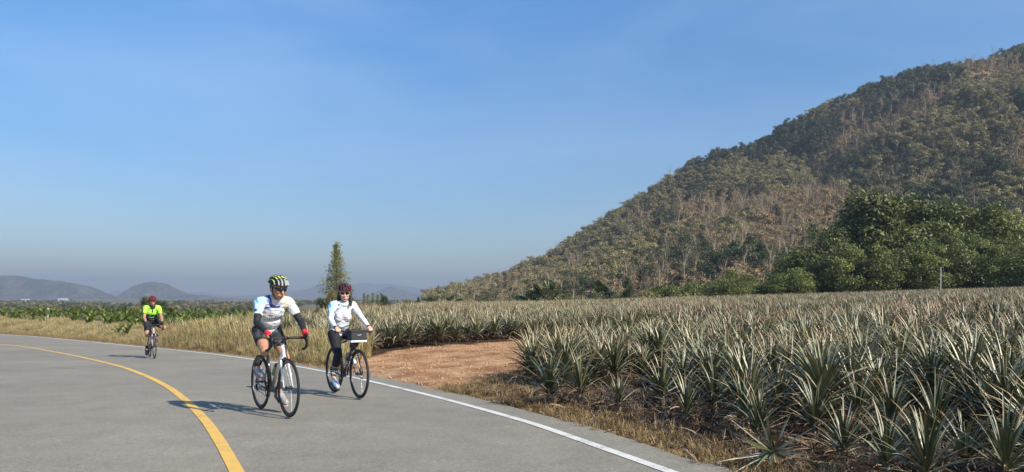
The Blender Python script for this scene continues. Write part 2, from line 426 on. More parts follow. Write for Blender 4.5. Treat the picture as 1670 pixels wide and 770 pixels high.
# ---------------------------------------------------------------- hills far across the plain, fading in the haze
def farmat():
    m, nt, b = nodes('far_hill_woodland'); P = geo_pos(nt)
    c = ramp(nt, mix(nt, .5, noise(nt, P, .012, 5), noise(nt, P, .06, 4)), [(.38, (.025, .035, .02)), (.5, (.075, .075, .04)), (.62, (.20, .15, .10))])
    nt.links.new(c, b.inputs['Base Color']); b.inputs['Roughness'].default_value = 1; b.inputs['Specular IOR Level'].default_value = .1
    bumpn(nt, b, noise(nt, P, .05, 5, .7), 1, 22)
    return m
M_FAR = farmat()
def far_hill(Yc, pts, half, seed, rough=.12):
    half *= .34
    pts = np.array(pts, float); X0 = (pts[:, 0]-835)/F*Yc; Z0 = (HORIZ-pts[:, 1])/F*Yc+1.4
    n = 150; xs = np.linspace(X0[0], X0[-1], n); ridge = np.interp(xs, X0, Z0)+6.5
    m = 26; V = []
    tt = np.linspace(-1, 1, m); X, T = np.meshgrid(xs, tt); rr = np.tile(ridge, (m, 1)); rr = np.clip(rr, 0, None)
    prof = np.cos(np.clip(np.abs(T), 0, 1)*np.pi/2)**1.2
    top = rr.max()
    Y = Yc+T*half
    nzv = (fbm(X/(half*.9), Y/(half*.9), seed, 4)-.5)*top*rough*2*np.clip(1.2-prof, .35, 1)+(fbm(X/28, Y/60, seed+3, 2)-.5)*top*.09
    Z = -8.3+(rr+1.8)*prof+nzv*np.clip(rr/top*3, 0, 1)*np.clip(prof*4, 0, 1)-2*(1-prof)
    tag(gridmesh('far_hill', X, Y, Z, M_FAR), kind='structure')
far_hill(3307, [(-520, 484), (-380, 470), (-250, 446), (-100, 440), (-40, 447), (0, 450), (28, 449), (60, 455), (110, 460), (140, 466), (158, 475), (176, 487)], 546, 1)
far_hill(3645, [(188, 488), (206, 479), (220, 466), (236, 461), (252, 460), (270, 463), (288, 472), (308, 479), (340, 483), (375, 488)], 429, 2)
far_hill(4995, [(583, 488), (606, 480), (622, 473), (636, 467), (645, 468), (658, 474), (684, 480), (705, 484), (722, 476), (738, 468), (760, 470), (800, 488)], 390, 3)
far_hill(8700, [(120, 488), (160, 481), (182, 476), (200, 474), (212, 477), (240, 481), (300, 479), (325, 477), (350, 480), (400, 484), (440, 488)], 650, 4)
far_hill(7020, [(448, 488), (478, 480), (500, 472), (520, 464), (532, 462), (550, 467), (575, 477), (610, 484), (640, 488)], 650, 5)
far_hill(8700, [(300, 488), (420, 481), (500, 472), (555, 465), (590, 462), (640, 464), (675, 468), (700, 474), (760, 481), (820, 488)], 910, 6)

# ---------------------------------------------------------------- haze: one closed box round everything
hb = MB(); top = float(max(HZ.max(), 200))+14
hb.box((0, 4650, (top-9)/2), (19600, 9700, top+9))
m = bpy.data.materials.new('haze'); m.use_nodes = True; nt = m.node_tree
for n in list(nt.nodes): nt.nodes.remove(n)
pv = nt.nodes.new('ShaderNodeVolumePrincipled'); pv.inputs['Color'].default_value = (.51, .585, .69, 1); pv.inputs['Density'].default_value = HAZE
pv.inputs['Anisotropy'].default_value = .1
on = nt.nodes.new('ShaderNodeOutputMaterial'); nt.links.new(pv.outputs[0], on.inputs['Volume'])
tag(hb.build('haze', m, None, False), kind='stuff')

# ---------------------------------------------------------------- far buildings, posts
M_SHED = plain('white_shed_wall', (.55, .55, .52), .7, var=.1); M_TIN = plain('pale_tin_roof', (.62, .63, .64), .45, .3, var=.15); M_DOOR = plain('dark_opening', (.03, .03, .035), .8)
def shed(px, Y, w, d, h, label):
    x = (px-835)/F*Y; z = zg1(x, Y)-.1; e = empty('shed', (x, Y, z), (0, 0, .25)); tag(e, label, 'shed')
    a = MB(); a.box((0, 0, h/2), (w, d, h)); wobj = a.build('wall', M_SHED, e, False)
    a = MB(); V = [(-w/2-.6, -d/2-.6, h+.02), (w/2+.6, -d/2-.6, h+.02), (w/2+.6, d/2+.6, h+.02), (-w/2-.6, d/2+.6, h+.02), (-w/2-.6, 0, h+w*.14), (w/2+.6, 0, h+w*.14)]
    a.add(V, [(0, 1, 5, 4), (2, 3, 4, 5), (0, 4, 3), (1, 2, 5), (3, 2, 1, 0)]); a.build('roof', M_TIN, e, False)
    for k in (-1, 0, 1):
        a = MB(); a.box((k*w*.28, -d/2-.05, h*.42), (w*.13, .1, h*.6)); a.build('window' if k else 'door', M_DOOR, e, False)
shed(42, 1350, 12.4, 8.4, 3.75, 'white shed beside the tan field left on the plain')
shed(103, 1700, 18.6, 9.8, 3.375, 'low long white shed on the plain under the wide hill')
M_POST = plain('pale_concrete', (.55, .54, .50), .85, var=.15, vscale=6); M_WIRE = plain('insulator', (.2, .2, .2), .5)
def post(px, ytop, Y, h, r, label, bar=False, cat='post', name='concrete_post'):
    x = (px-835)/F*Y; zt = CAMH+(HORIZ-ytop)/F*Y; h = max(h, zt-zg1(x, Y)); e = empty(name, (x, Y, zt-h)); tag(e, label, cat)
    a = MB(); a.tube([(0, 0, -.8), (0, 0, h*.5), (.02, 0, h)], [r*1.25, r*1.1, r], 8); a.build('pole', M_POST, e, False)
    a = MB(); a.tube([(0, 0, h-.02), (0, 0, h+.06)], [r*1.25, r*.9], 8); a.build('pole_cap', M_POST, e, False)
    if bar:
        a = MB(); a.box((0, -.08, h*.9), (1.5, .08, .1)); c = a.build('crossarm', M_POST, e, False)
        for k in (-.65, 0, .65): a = MB(); a.tube([(k, -.08, h*.9+.05), (k, -.08, h*.9+.22)], [.05, .03], 6); a.build('insulator', M_WIRE, c, False)
PG = 'pale posts standing among the valley trees'
for px, yt, Y, h, lb in ((78, 503, 92, 4.2, 'tallest pale post above the bright green leaves at the left'), (125, 512, 80, 3, 'short pale post behind the banana plants left of the rear cyclist'), (202, 511, 75, 3.2, 'pale post just left of the green shirted cyclist'), (35, 506, 120, 4, 'thin pale post second from the left edge'), (370, 512, 70, 3, 'pale post between the two men, beyond the dry grass'), (10, 507, 110, 3.6, 'thin pale post nearest the left edge')):
    post(px, yt, Y, h, .09, lb, Y > 100)
post(1534, 437, 72, 4.2, .04, 'leaning pale pole in front of the dark green thicket', cat='pole', name='slender_pole')
# ---------------------------------------------------------------- foliage materials
def leafmat(name, stops, vary=.25, trans=.25, tip=None, rough=.55, world_patch=None, spec=.4):
    m, nt, b = nodes(name)
    at = nt.nodes.new('ShaderNodeAttribute'); at.attribute_name = 'lf'; sep = nt.nodes.new('ShaderNodeSeparateColor'); nt.links.new(at.outputs['Color'], sep.inputs[0])
    oi = nt.nodes.new('ShaderNodeObjectInfo')
    c = ramp(nt, sep.outputs[1], stops)
    v = mth(nt, 'MULTIPLY_ADD', oi.outputs['Random'], 2*vary, 1-vary)
    c = mix(nt, 1, c, mix(nt, 1, (1, 1, 1), v, 'MULTIPLY'), 'MULTIPLY')
    if world_patch:
        c = mix(nt, ramp(nt, oi.outputs['Random'], [(world_patch[1]-.1, (0, 0, 0)), (world_patch[1]+.1, (world_patch[2],)*3)]), c, world_patch[0])
    nt.links.new(c, b.inputs['Base Color']); b.inputs['Roughness'].default_value = rough; b.inputs['Specular IOR Level'].default_value = spec
    if trans:
        tr = nt.nodes.new('ShaderNodeBsdfTranslucent'); nt.links.new(c, tr.inputs[0]); ms = nt.nodes.new('ShaderNodeMixShader'); ms.inputs[0].default_value = trans
        out = nt.nodes['Material Output']; nt.links.new(b.outputs[0], ms.inputs[1]); nt.links.new(tr.outputs[0], ms.inputs[2]); nt.links.new(ms.outputs[0], out.inputs[0])
    return m
def pineapple_mat():
    m, nt, b = nodes('pineapple_leaf')
    at = nt.nodes.new('ShaderNodeAttribute'); at.attribute_name = 'lf'; sep = nt.nodes.new('ShaderNodeSeparateColor'); nt.links.new(at.outputs['Color'], sep.inputs[0])
    g = nt.nodes.new('ShaderNodeNewGeometry'); oi = nt.nodes.new('ShaderNodeObjectInfo')
    top = ramp(nt, sep.outputs[1], [(0, (.040, .058, .024)), (.4, (.080, .100, .042)), (.7, (.15, .15, .068)), (1, (.29, .25, .13))])
    under = ramp(nt, sep.outputs[1], [(0, (.12, .135, .07)), (.4, (.23, .24, .135)), (.72, (.39, .37, .24)), (1, (.56, .49, .34))])
    c = mix(nt, g.outputs['Backfacing'], top, under)
    tipc = ramp(nt, sep.outputs[2], [(0, (.46, .38, .18)), (.36, (.46, .31, .14)), (.56, (.48, .19, .10)), (.85, (.50, .15, .09)), (1, (.34, .25, .13))])
    tf = ramp(nt, mth(nt, 'ADD', sep.outputs[0], mth(nt, 'MULTIPLY', mth(nt, 'SUBTRACT', oi.outputs['Random'], .6), .35)), [(.66, (0, 0, 0)), (1.06, (.7,)*3)])
    c = mix(nt, tf, c, tipc)
    basec = ramp(nt, sep.outputs[0], [(0, (.9,)*3), (.1, (0, 0, 0))]); c = mix(nt, basec, c, (.40, .36, .22))
    P = geo_pos(nt); c = mix(nt, .5, c, ramp(nt, noise(nt, P, 22, 4, .7), [(.35, (.55, .55, .55)), (.65, (1.4, 1.4, 1.35))]), 'MULTIPLY')
    nt.links.new(c, b.inputs['Base Color']); b.inputs['Roughness'].default_value = .40; b.inputs['Specular IOR Level'].default_value = .5
    bumpn(nt, b, noise(nt, P, 45, 2), .25, .004)
    return m
M_PINE = pineapple_mat()
M_DEADLEAF = leafmat('dead_leaf', [(0, (.05, .030, .017)), (.65, (.13, .080, .045)), (1, (.38, .28, .17))], .3, .1)
M_STRAW = leafmat('dry_grass', [(0, (.24, .18, .07)), (.5, (.46, .36, .15)), (1, (.68, .57, .31))], .25, .35)
M_SCRUB = leafmat('verge_weed', [(0, (.10, .085, .03)), (.5, (.28, .17, .07)), (1, (.50, .36, .17))], .3, .3)
M_BARK = plain('bark', (.20, .16, .12), .9, var=.3, vscale=4)
M_PALEBARK = plain('pale_bark', (.40, .32, .22), .9, var=.25, vscale=4)
M_TWIG = leafmat('bare_twig', [(0, (.16, .10, .045)), (1, (.33, .225, .105))], .2, 0)
M_EVER = leafmat('evergreen_leaf', [(0, (.022, .034, .010)), (.5, (.052, .068, .020)), (1, (.115, .13, .036))], .3, .2)
M_OLIVE = leafmat('olive_leaf', [(0, (.115, .105, .04)), (.5, (.235, .20, .078)), (1, (.37, .31, .125))], .35, .25)
M_BROWNL = leafmat('brown_leaf', [(0, (.15, .11, .052)), (.5, (.31, .215, .10)), (1, (.48, .34, .17))], .25, .2)
M_THICK = leafmat('thicket_leaf', [(0, (.026, .046, .008)), (.42, (.105, .13, .028)), (.65, (.20, .22, .05)), (.86, (.34, .34, .07)), (.93, (.30, .21, .09)), (1, (.36, .30, .18))], .25, .3, spec=.5)
M_VALLEY = leafmat('valley_leaf', [(0, (.028, .042, .02)), (.5, (.055, .07, .03)), (1, (.11, .115, .05))], .35, .2)
M_CASU = leafmat('needle', [(0, (.12, .14, .04)), (.5, (.25, .25, .075)), (.85, (.32, .27, .09)), (1, (.40, .26, .12))], .1, .35)
M_BANANA = leafmat('banana_leaf', [(0, (.05, .085, .018)), (.5, (.11, .155, .03)), (.85, (.23, .27, .06)), (1, (.45, .42, .18))], .25, .35, rough=.4)
M_STEM = plain('green_stem', (.16, .20, .07), .6, var=.3, vscale=8)
M_PALM = leafmat('palm_frond', [(0, (.03, .045, .016)), (.45, (.08, .10, .03)), (1, (.30, .30, .14))], .1, .15, rough=.35)

# ---------------------------------------------------------------- builders
def leafquads(rng, C, Nn, size, aspect=.6, fold=True):
    """many small bent leaf faces: centres C, facing Nn"""
    n = len(C); Nn = Nn/np.linalg.norm(Nn, axis=1)[:, None]
    a = rng.normal(size=(n, 3)); T = np.cross(Nn, a); T /= np.linalg.norm(T, axis=1)[:, None]; B = np.cross(Nn, T)
    sz = size*(.6+.8*rng.random(n))[:, None]
    P0 = C-T*sz*.5; P2 = C+T*sz*.5; P1 = C+B*sz*aspect*.5-Nn*sz*.12; P3 = C-B*sz*aspect*.5-Nn*sz*.12
    V = np.stack([P0, P1, P2, P3], 1).reshape(-1, 3); idx = np.arange(n*4).reshape(n, 4)
    return V, idx
def joinq(parts, name, mats):
    V = np.concatenate([p[0] for p in parts]); off = 0; Fs = []; mi = []; lf = []
    for p in parts: Fs.append(p[1]+off); off += len(p[0]); mi += [p[2]]*len(p[1]); lf.append(p[3])
    return mkmesh(name, V, np.concatenate(Fs), mats, False, mi, {'lf': np.concatenate(lf)})
def tubeq(P, r, seg=5):
    m = MB(); m.tube(P, r, seg, cap=False); V = np.concatenate(m.V); return V, np.array(m.F)
def crown_parts(rng, lobes, n, size, bias=.75, shell=.45, flat=0):
    cs = np.array([l[0] for l in lobes], float); rs = np.array([l[1] for l in lobes], float)
    w = (rs.prod(1))**(2/3); w /= w.sum(); pick = rng.choice(len(lobes), n, p=w)
    d = rng.normal(size=(n, 3)); d /= np.linalg.norm(d, axis=1)[:, None]
    low = d[:, 2] < -.35; d[low, 2] *= -1
    rad = (1-shell*rng.random(n)**1.6)[:, None]; C = cs[pick]+d*rs[pick]*rad*(1+.12*rng.normal(size=(n, 1)))
    N = d/rs[pick]; N /= np.linalg.norm(N, axis=1)[:, None]; N = N*bias+rng.normal(size=(n, 3))*.42; N[:, 2] += flat
    V, idx = leafquads(rng, C, N, size)
    g = np.clip(.5+.22*rng.normal(size=n)+.35*(rng.random(len(lobes))-.5)[pick], 0, 1)
    lf = np.repeat(np.c_[rad[:, 0], g, rng.random(n)], 4, 0)
    return V, idx, lf
def lobeset(rng, n, spread, r, zc, zs, up=.8):
    o = []
    for i in range(n):
        a = rng.random()*6.28; q = spread*rng.random()**.5
        h = zc+zs*(rng.random()*2-1); k = 1-.45*(abs(h-zc)/max(zs, .01))
        rr = r*(.7+.6*rng.random())*(.6+.4*k); o.append(((q*math.cos(a)*k, q*math.sin(a)*k, h), (rr, rr, rr*up)))
    return o
def tree_mesh(name, seed, H, spread, r, nl, n, size, mat, bark, trunkr=.16, crown_lo=.35, bias=.75, up=.8, shell=.45, split=False):
    rng = np.random.default_rng(seed); zc = H*(1+crown_lo)/2-r*.3; zs = H*(1-crown_lo)/2-r*.6
    lobes = lobeset(rng, nl, spread, r, zc, max(zs, .2), up)
    V, idx, lf = crown_parts(rng, lobes, n, size, bias, shell)
    tparts = []
    lean = (rng.random(2)-.5)*.08*H
    Vt, Ft = tubeq([(0, 0, -.6), (lean[0]*.3, lean[1]*.3, H*.3), (lean[0], lean[1], H*.75)], [trunkr*1.25, trunkr, trunkr*.35], 6); tparts.append((Vt, Ft))
    for l in lobes[:min(nl, 7)]:
        c = np.array(l[0]); b0 = np.array([lean[0]*.4, lean[1]*.4, H*(.2+.3*rng.random())])
        Vt, Ft = tubeq([tuple(b0), tuple(b0*.45+c*.55+np.array([0, 0, -.3])), tuple(c)], [trunkr*.5, trunkr*.32, trunkr*.12], 4); tparts.append((Vt, Ft))
    tp = [(v, f, 1, np.tile([0, .5, .5], (len(v), 1))) for v, f in tparts]
    if split:
        return joinq([(V, idx, 0, lf)], name+'_crown', [mat]), joinq([(v, f, 0, l) for v, f, _, l in tp], name+'_trunk', [bark])
    return joinq([(V, idx, 0, lf)]+tp, name, [mat, bark])
def bare_tree(name, seed, H, twigs=260, tr=.14, tw=.5):
    rng = np.random.default_rng(seed); parts = []; ends = []
    lean = (rng.random(2)-.5)*.1*H; top = np.array([lean[0], lean[1], H*.8])
    parts.append(tubeq([(0, 0, -.6), (lean[0]*.2, lean[1]*.5, H*.4), tuple(top)], [tr*1.2, tr, tr*.35], 5))
    for k in range(9):
        t = .35+.6*rng.random(); b0 = np.array([lean[0]*t, lean[1]*t, H*.8*t]); a = rng.random()*6.28; L_ = H*(.16+.2*rng.random())
        e1 = b0+np.array([math.cos(a)*L_*.34, math.sin(a)*L_*.34, L_*.95]); parts.append(tubeq([tuple(b0), tuple((b0+e1)/2+np.array([0, 0, -.1*L_])), tuple(e1)], [tr*.42, tr*.3, tr*.12], 4)); ends.append(e1)
        e2 = (b0+e1)/2+np.array([math.cos(a+1)*L_*.4, math.sin(a+1)*L_*.4, L_*.4]); parts.append(tubeq([tuple((b0+e1)/2), tuple(e2)], [tr*.25, tr*.1], 3)); ends.append(e2)
    ends.append(top); ends = np.array(ends); pick = rng.integers(0, len(ends), twigs); C = ends[pick]+rng.normal(size=(twigs, 3))*H*.06
    V, idx = leafquads(rng, C, rng.normal(size=(twigs, 3)), tw, .12); lf = np.repeat(np.c_[np.ones(twigs), rng.random(twigs), rng.random(twigs)], 4, 0)
    tp = []
    for p in parts:
        v, f = p
        if f.shape[1] != 4: continue
        tp.append((v, f, 1, np.tile([0, .5, .5], (len(v), 1))))
    return joinq([(V, idx, 0, lf)]+tp, name, [M_TWIG, M_PALEBARK])

# instancer for masses nobody could count; sources are meshes kept only as data
def scatter(name, pos, rot, scl, idx, meshes, label=None, kind='stuff', mat=None):
    n = len(pos); me = bpy.data.meshes.new(name); me.vertices.add(n); me.vertices.foreach_set('co', np.asarray(pos, np.float32).ravel())
    for an, arr in (('rot', rot), ('scl', scl)):
        a = me.attributes.new(an, 'FLOAT_VECTOR', 'POINT'); a.data.foreach_set('vector', np.asarray(arr, np.float32).ravel())
    a = me.attributes.new('pick', 'INT', 'POINT'); a.data.foreach_set('value', np.asarray(idx, np.int32))
    me.update(); o = mkobj(name, me); tag(o, label, None, None, kind)
    ng = bpy.data.node_groups.new(name, 'GeometryNodeTree')
    ng.interface.new_socket('Geometry', in_out='INPUT', socket_type='NodeSocketGeometry'); ng.interface.new_socket('Geometry', in_out='OUTPUT', socket_type='NodeSocketGeometry')
    gi = ng.nodes.new('NodeGroupInput'); go = ng.nodes.new('NodeGroupOutput'); ip = ng.nodes.new('GeometryNodeInstanceOnPoints'); jn = ng.nodes.new('GeometryNodeJoinGeometry')
    for mesh in meshes[::-1]:
        src = bpy.data.objects.new(name+'_source', mesh)
        oi = ng.nodes.new('GeometryNodeObjectInfo'); oi.inputs['Object'].default_value = src; oi.inputs['As Instance'].default_value = True; oi.transform_space = 'ORIGINAL'
        ng.links.new(oi.outputs['Geometry'], jn.inputs[0])
    def attr(an, tp):
        q = ng.nodes.new('GeometryNodeInputNamedAttribute'); q.data_type = tp; q.inputs['Name'].default_value = an; return q.outputs['Attribute']
    ng.links.new(gi.outputs[0], ip.inputs['Points']); ng.links.new(jn.outputs[0], ip.inputs['Instance']); ip.inputs['Pick Instance'].default_value = True
    ng.links.new(attr('pick', 'INT'), ip.inputs['Instance Index']); ng.links.new(attr('rot', 'FLOAT_VECTOR'), ip.inputs['Rotation']); ng.links.new(attr('scl', 'FLOAT_VECTOR'), ip.inputs['Scale'])
    ng.links.new(ip.outputs[0], go.inputs[0])
    md = o.modifiers.new('scatter', 'NODES'); md.node_group = ng
    return o
RG = np.random.default_rng(7)
def place_many(name, meshes, X, Y, Z, S, idx=None, tilt=.05, flat=1.0):
    n = len(X); rot = np.c_[RG.normal(size=n)*tilt, RG.normal(size=n)*tilt, RG.random(n)*6.283]
    S = np.broadcast_to(S, (n,)); scl = np.c_[S, S, S*flat]
    if idx is None: idx = RG.integers(0, len(meshes), n)
    return scatter(name, np.c_[X, Y, Z], rot, scl, idx, meshes)
def place_one(name, me, x, y, z, s, rz=0, label=None, cat=None, group=None, tilt=(0, 0)):
    o = mkobj(name, me); o.location = (x, y, z); o.rotation_euler = (tilt[0], tilt[1], rz); o.scale = (s, s, s) if not hasattr(s, '__len__') else s
    return tag(o, label, cat, group)

def split_tree(name, pair, x, y, z, s, rz, label, cat, group):
    e = empty(name, (x, y, z), (0, 0, rz)); e.scale = (s, s, s); tag(e, label, cat, group); mkobj('crown', pair[0], e); mkobj('trunk', pair[1], e)

# ---------------------------------------------------------------- hill forest
EV = [tree_mesh('evergreen', 10+i, 8+i, 2.0, 1.5, 9, 560, .62, M_EVER, M_BARK, crown_lo=.3, bias=1.3) for i in range(3)]
OL = [tree_mesh('olive_tree', 20+i, 8.5+i, 2.6, 1.5, 10, 560, .62, M_OLIVE, M_PALEBARK, crown_lo=.3, up=.75, bias=1.3) for i in range(3)]
BR = [tree_mesh('brown_tree', 30+i, 8+i, 2.1, 1.3, 9, 340, .55, M_BROWNL, M_PALEBARK, crown_lo=.4, shell=.8, bias=1.0) for i in range(2)]
BA = [bare_tree('bare_tree', 40+i, 9+i*1.5, 420, .13, .42) for i in range(3)]
BU = [tree_mesh('bush', 50+i, 2.6, 1.3, 1.1, 4, 150, .6, M_OLIVE if i else M_EVER, M_BARK, .06, crown_lo=.1) for i in range(2)]
BU.append(tree_mesh('bush', 53, 2.4, 1.3, 1.0, 4, 120, .55, M_BROWNL, M_BARK, .06, crown_lo=.1))
HT = EV+OL+BR+BA+BU
def separate(me):
    out = []
    for k, nm in ((0, 'crown'), (1, 'trunk')):
        c = me.copy(); c.name = nm; b = bmesh.new(); b.from_mesh(c); bmesh.ops.delete(b, geom=[f for f in b.faces if f.material_index != k], context='FACES'); b.to_mesh(c); b.free(); out.append(c)
    return out
HTS = [separate(m_) for m_ in HT[:11]]
n = 50000
u = -.17+1.0*RG.random(n)**.9; Yh = 140+ (RG.random(n)**.75)*400
Xh = u*Yh; foot = np.interp(Xh, [-80, 0, 60, 300], [330, 215, 165, 135])
dens = .55+.6*(fbm(Xh/40, Yh/40, 21, 3)-.5)
keep = (Yh > foot-6)&(RG.random(n) < dens+.2)&(Yh < 545)&(Xh/Yh > -.118); Xh, Yh = Xh[keep], Yh[keep]; n = len(Xh)
sp = fbm(Xh/55-Yh/60, (Xh+Yh)/130, 33, 3)+.16*(RG.random(n)-.5); alt = hill_z(Xh, Yh)
r = RG.random(n); alt0 = alt
PXh = 835+Xh/Yh*F; PYh = HORIZ-(alt-CAMH)/Yh*F
wob = fbm(Xh/45, Yh/45, 91, 3)-.5; wob2 = fbm(Xh/45, Yh/45, 97, 3)-.5
def patch(L_): return np.max([np.exp(-(((PXh+wob*110-a)/c)**2+((PYh+wob2*70-b_)/d)**2)) for a, b_, c, d in L_], 0)
fD = patch([(1375, 228, 60, 38), (1225, 375, 100, 42), (1080, 425, 60, 22), (1330, 345, 45, 22), (1180, 300, 30, 20), (960, 440, 60, 18), (1640, 130, 40, 30), (1460, 200, 50, 20)])
fO = patch([(1565, 245, 85, 55), (1177, 297, 50, 24), (1085, 325, 55, 28), (1000, 400, 70, 26), (1480, 290, 60, 30), (1280, 290, 50, 25), (880, 460, 150, 20), (1620, 200, 60, 30)])
fE = patch([(1500, 137, 75, 28), (1294, 210, 55, 22), (1600, 300, 80, 32), (1294, 337, 24, 16), (1400, 165, 50, 14), (1640, 100, 60, 20), (1120, 280, 40, 16), (1420, 270, 60, 18), (1190, 455, 130, 14), (1240, 260, 60, 14), (1650, 250, 25, 60)])
g1 = fbm(Xh/38, Yh/50, 33, 3)-.5; g2 = fbm(Xh/38, Yh/50, 43, 3)-.5
kind = np.argmax(np.stack([fE+.31+g1*1.5+.3*(RG.random(n)-.5), fO+.42+g2*1.5+.3*(RG.random(n)-.5), fD*.72+.40-g1*1.3-g2*.6+.3*(RG.random(n)-.5)]), 0)
thin = (kind == 2)&(RG.random(n) < .42)
pick = np.where(kind == 0, RG.integers(0, 3, n), np.where(kind == 1, 3+RG.integers(0, 3, n), np.where(RG.random(n) < .62, 6+RG.integers(0, 2, n), 8+RG.integers(0, 3, n))))
pick = np.where(RG.random(n) < .05, 8+RG.integers(0, 3, n), pick); bush = (RG.random(n) < .36)|thin; pick = np.where(bush, 11+np.where(kind == 0, 0, np.where(kind == 1, 1, 2)), pick)
sc = np.where(bush, .45+.8*RG.random(n), .42+.7*RG.random(n)**2.2)*np.where(alt > 120, .9, 1)
HK = [('evergreen_tree', 'dark evergreen tree growing low on the wooded hillside', 'tree')]*3+[('olive_tree', 'olive green tree with layered crown low on the hillside', 'tree')]*3+[('brown_tree', 'brown leaved drying tree low on the hillside', 'tree')]*2+[('bare_tree', 'leafless pale barked tree standing low on the hillside', 'tree')]*3
sizepx = np.where(bush, 0, np.array([9, 10, 11, 9, 10, 11, 8, 9, 9, 10.5, 12, 3, 3, 3])[pick]*sc/Yh)
inview = (np.abs(Xh/Yh-.05) < .66)&(Xh/Yh < .69); rank = np.argsort(-(sizepx*inview)); near = rank[:290]
mask = np.ones(n, bool); mask[near] = False
GR = {'evergreen_tree': 'dark evergreens on the lower hillside', 'olive_tree': 'olive trees on the lower hillside', 'brown_tree': 'brown trees on the lower hillside', 'bare_tree': 'leafless trees on the lower hillside'}
for i in near:
    nm, lb, ct = HK[pick[i]]; split_tree(nm, HTS[pick[i]], Xh[i], Yh[i], alt[i]-.2, sc[i], RG.random()*6.28, lb, ct, GR[nm])
place_many('hillside_forest', HT, Xh[mask], Yh[mask], alt[mask]-.2, sc[mask], pick[mask])['label'] = 'dry mixed forest covering the hill'

# ---------------------------------------------------------------- green thicket behind the field
TH = [tree_mesh('thicket_tree', 70+i, 10, 4.2, 1.8, 30, 8200, .36, M_THICK, M_BARK, .2, crown_lo=.02, bias=.6, shell=.55, split=True) for i in range(3)]
rg = random.Random(5)
spec = [(1460, 98, 306, 'tallest rounded green tree rising from the middle of the thicket'), (1405, 100, 338, 'green tree just left of the tallest thicket tree'), (1530, 99, 322, 'green tree just right of the tallest thicket tree'),
        (1585, 96, 334, 'dark green tree standing behind the leaning pale pole'), (1645, 97, 345, 'broad green tree at the right edge of the thicket'), (1345, 98, 372, 'green tree on the left shoulder of the thicket'), (1300, 100, 405, 'low green tree where the thicket drops towards the hill')]
for px, Y, yt, lb in spec:
    x = (px-835)/F*Y; z = zg1(x, Y); H = (CAMH+(HORIZ-yt)/F*Y-z)*1.17; c, t = TH[rg.randrange(3)]; s = H/10.6
    e = empty('thicket_tree', (x, Y, z), (0, 0, rg.random()*6)); e.scale = (max(s, .8)*rg.uniform(.9, 1.05), max(s, .8), s); tag(e, lb, 'tree'); mkobj('crown', c, e); mkobj('trunk', t, e)
for px in range(1180, 1800, 36):
    Y = rg.uniform(84, 91); x = (px+rg.uniform(-12, 12)-835)/F*Y; z = zg1(x, Y); yt = np.interp(px, [1180, 1260, 1320, 1420, 1560, 1700], [450, 440, 405, 380, 378, 385])+rg.uniform(-14, 14)
    H = CAMH+(HORIZ-yt)/F*Y-z; s = H/10.4; c, t = TH[rg.randrange(3)]
    e = empty('thicket_tree', (x, Y, z), (0, 0, rg.random()*6)); e.scale = (max(s, .55), max(s, .55), s)
    tag(e, 'leafy green tree in the low front row of the thicket behind the field', 'tree', 'front trees of the green thicket'); mkobj('crown', c, e); mkobj('trunk', t, e)
# low scrub along the far edge of the field, left part
SC = [tree_mesh('scrub', 80+i, 3.0, 1.8, 1.1, 6, 900, .26, [M_THICK, M_VALLEY, M_OLIVE][i], M_BARK, .07, crown_lo=.02, bias=.6) for i in range(3)]
for px in range(700, 1240, 13):
    Y = rg.uniform(92, 106); x = (px+rg.uniform(-6, 6)-835)/F*Y; z = zg1(x, Y); yt = np.interp(px, [700, 860, 1000, 1100, 1240], [484, 478, 474, 458, 452])+rg.uniform(-5, 4)
    H = max(CAMH+(HORIZ-yt)/F*Y-z, 1); k = 0 if px > 1060 and rg.random() < .8 else rg.randrange(3)
    place_one('bush', SC[k], x, Y, z, (max(H/3, .7), max(H/3, .7), H/3), rg.random()*6, 'low green bush in the belt between field and hill', 'bush', 'bushes along the far edge of the field')

# fan palms at the far edge
def fan_palm(px, Y, ytop, trunk_h, nfr, frl, lb, seed):
    rr = random.Random(seed); x = (px-835)/F*Y; z = zg1(x, Y); zt = CAMH+(HORIZ-ytop)/F*Y; H = zt-z
    e = empty('fan_palm', (x, Y, z)); tag(e, lb, 'palm'); th = H-frl*1.25
    a = MB(); a.tube([(0, 0, -.3), (.05, 0, th*.5), (0, 0, th)], [.28, .22, .24], 8); a.build('trunk', M_BARK, e)
    for i in range(nfr):
        az = i*2.4+rr.random()*.5; el = R(rr.uniform(-25, 85)); d = Vector((math.cos(az)*math.cos(el), math.sin(az)*math.cos(el), math.sin(el)))
        pl = frl*rr.uniform(.5, .75); c = Vector((0, 0, th))+d*pl+Vector((0, 0, -.12*pl*math.cos(el)))
        sd = d.cross(Vector((0, 0, 1))); sd = sd.normalized() if sd.length > .1 else Vector((1, 0, 0)); nn = sd.cross(d)
        V = []; Fc = []; lf = []; rad = frl*rr.uniform(.42, .55); k = 13; g = rr.random()
        for j in range(k):
            an = R(-125+250*j/(k-1)); dr = d*math.cos(an)+sd*math.sin(an); pr = (sd*math.cos(an)-d*math.sin(an))*rad*.13
            b0 = len(V); mid = c+dr*rad*.62+nn*(.06*rad); tipp = c+dr*rad*rr.uniform(.9, 1.1)-Vector((0, 0, rad*.18))
            V += [c, mid+pr, mid-pr+nn*.03, tipp]; Fc += [(b0, b0+1, b0+3, b0+2)]; lf += [[.5, g, 0]]*4
        p = MB(); p.tube([(0, 0, th), tuple(c)], [.035, .02], 4, cap=False); Vp = np.concatenate(p.V).tolist(); b0 = len(V)
        V = [tuple(v) for v in V]+Vp; Fc += [tuple(q+b0 for q in f) for f in p.F]; lf += [[0, .6, 0]]*len(Vp)
        mkobj('frond', mkmesh('frond', V, Fc, [M_PALM], False, None, {'lf': lf}), e)
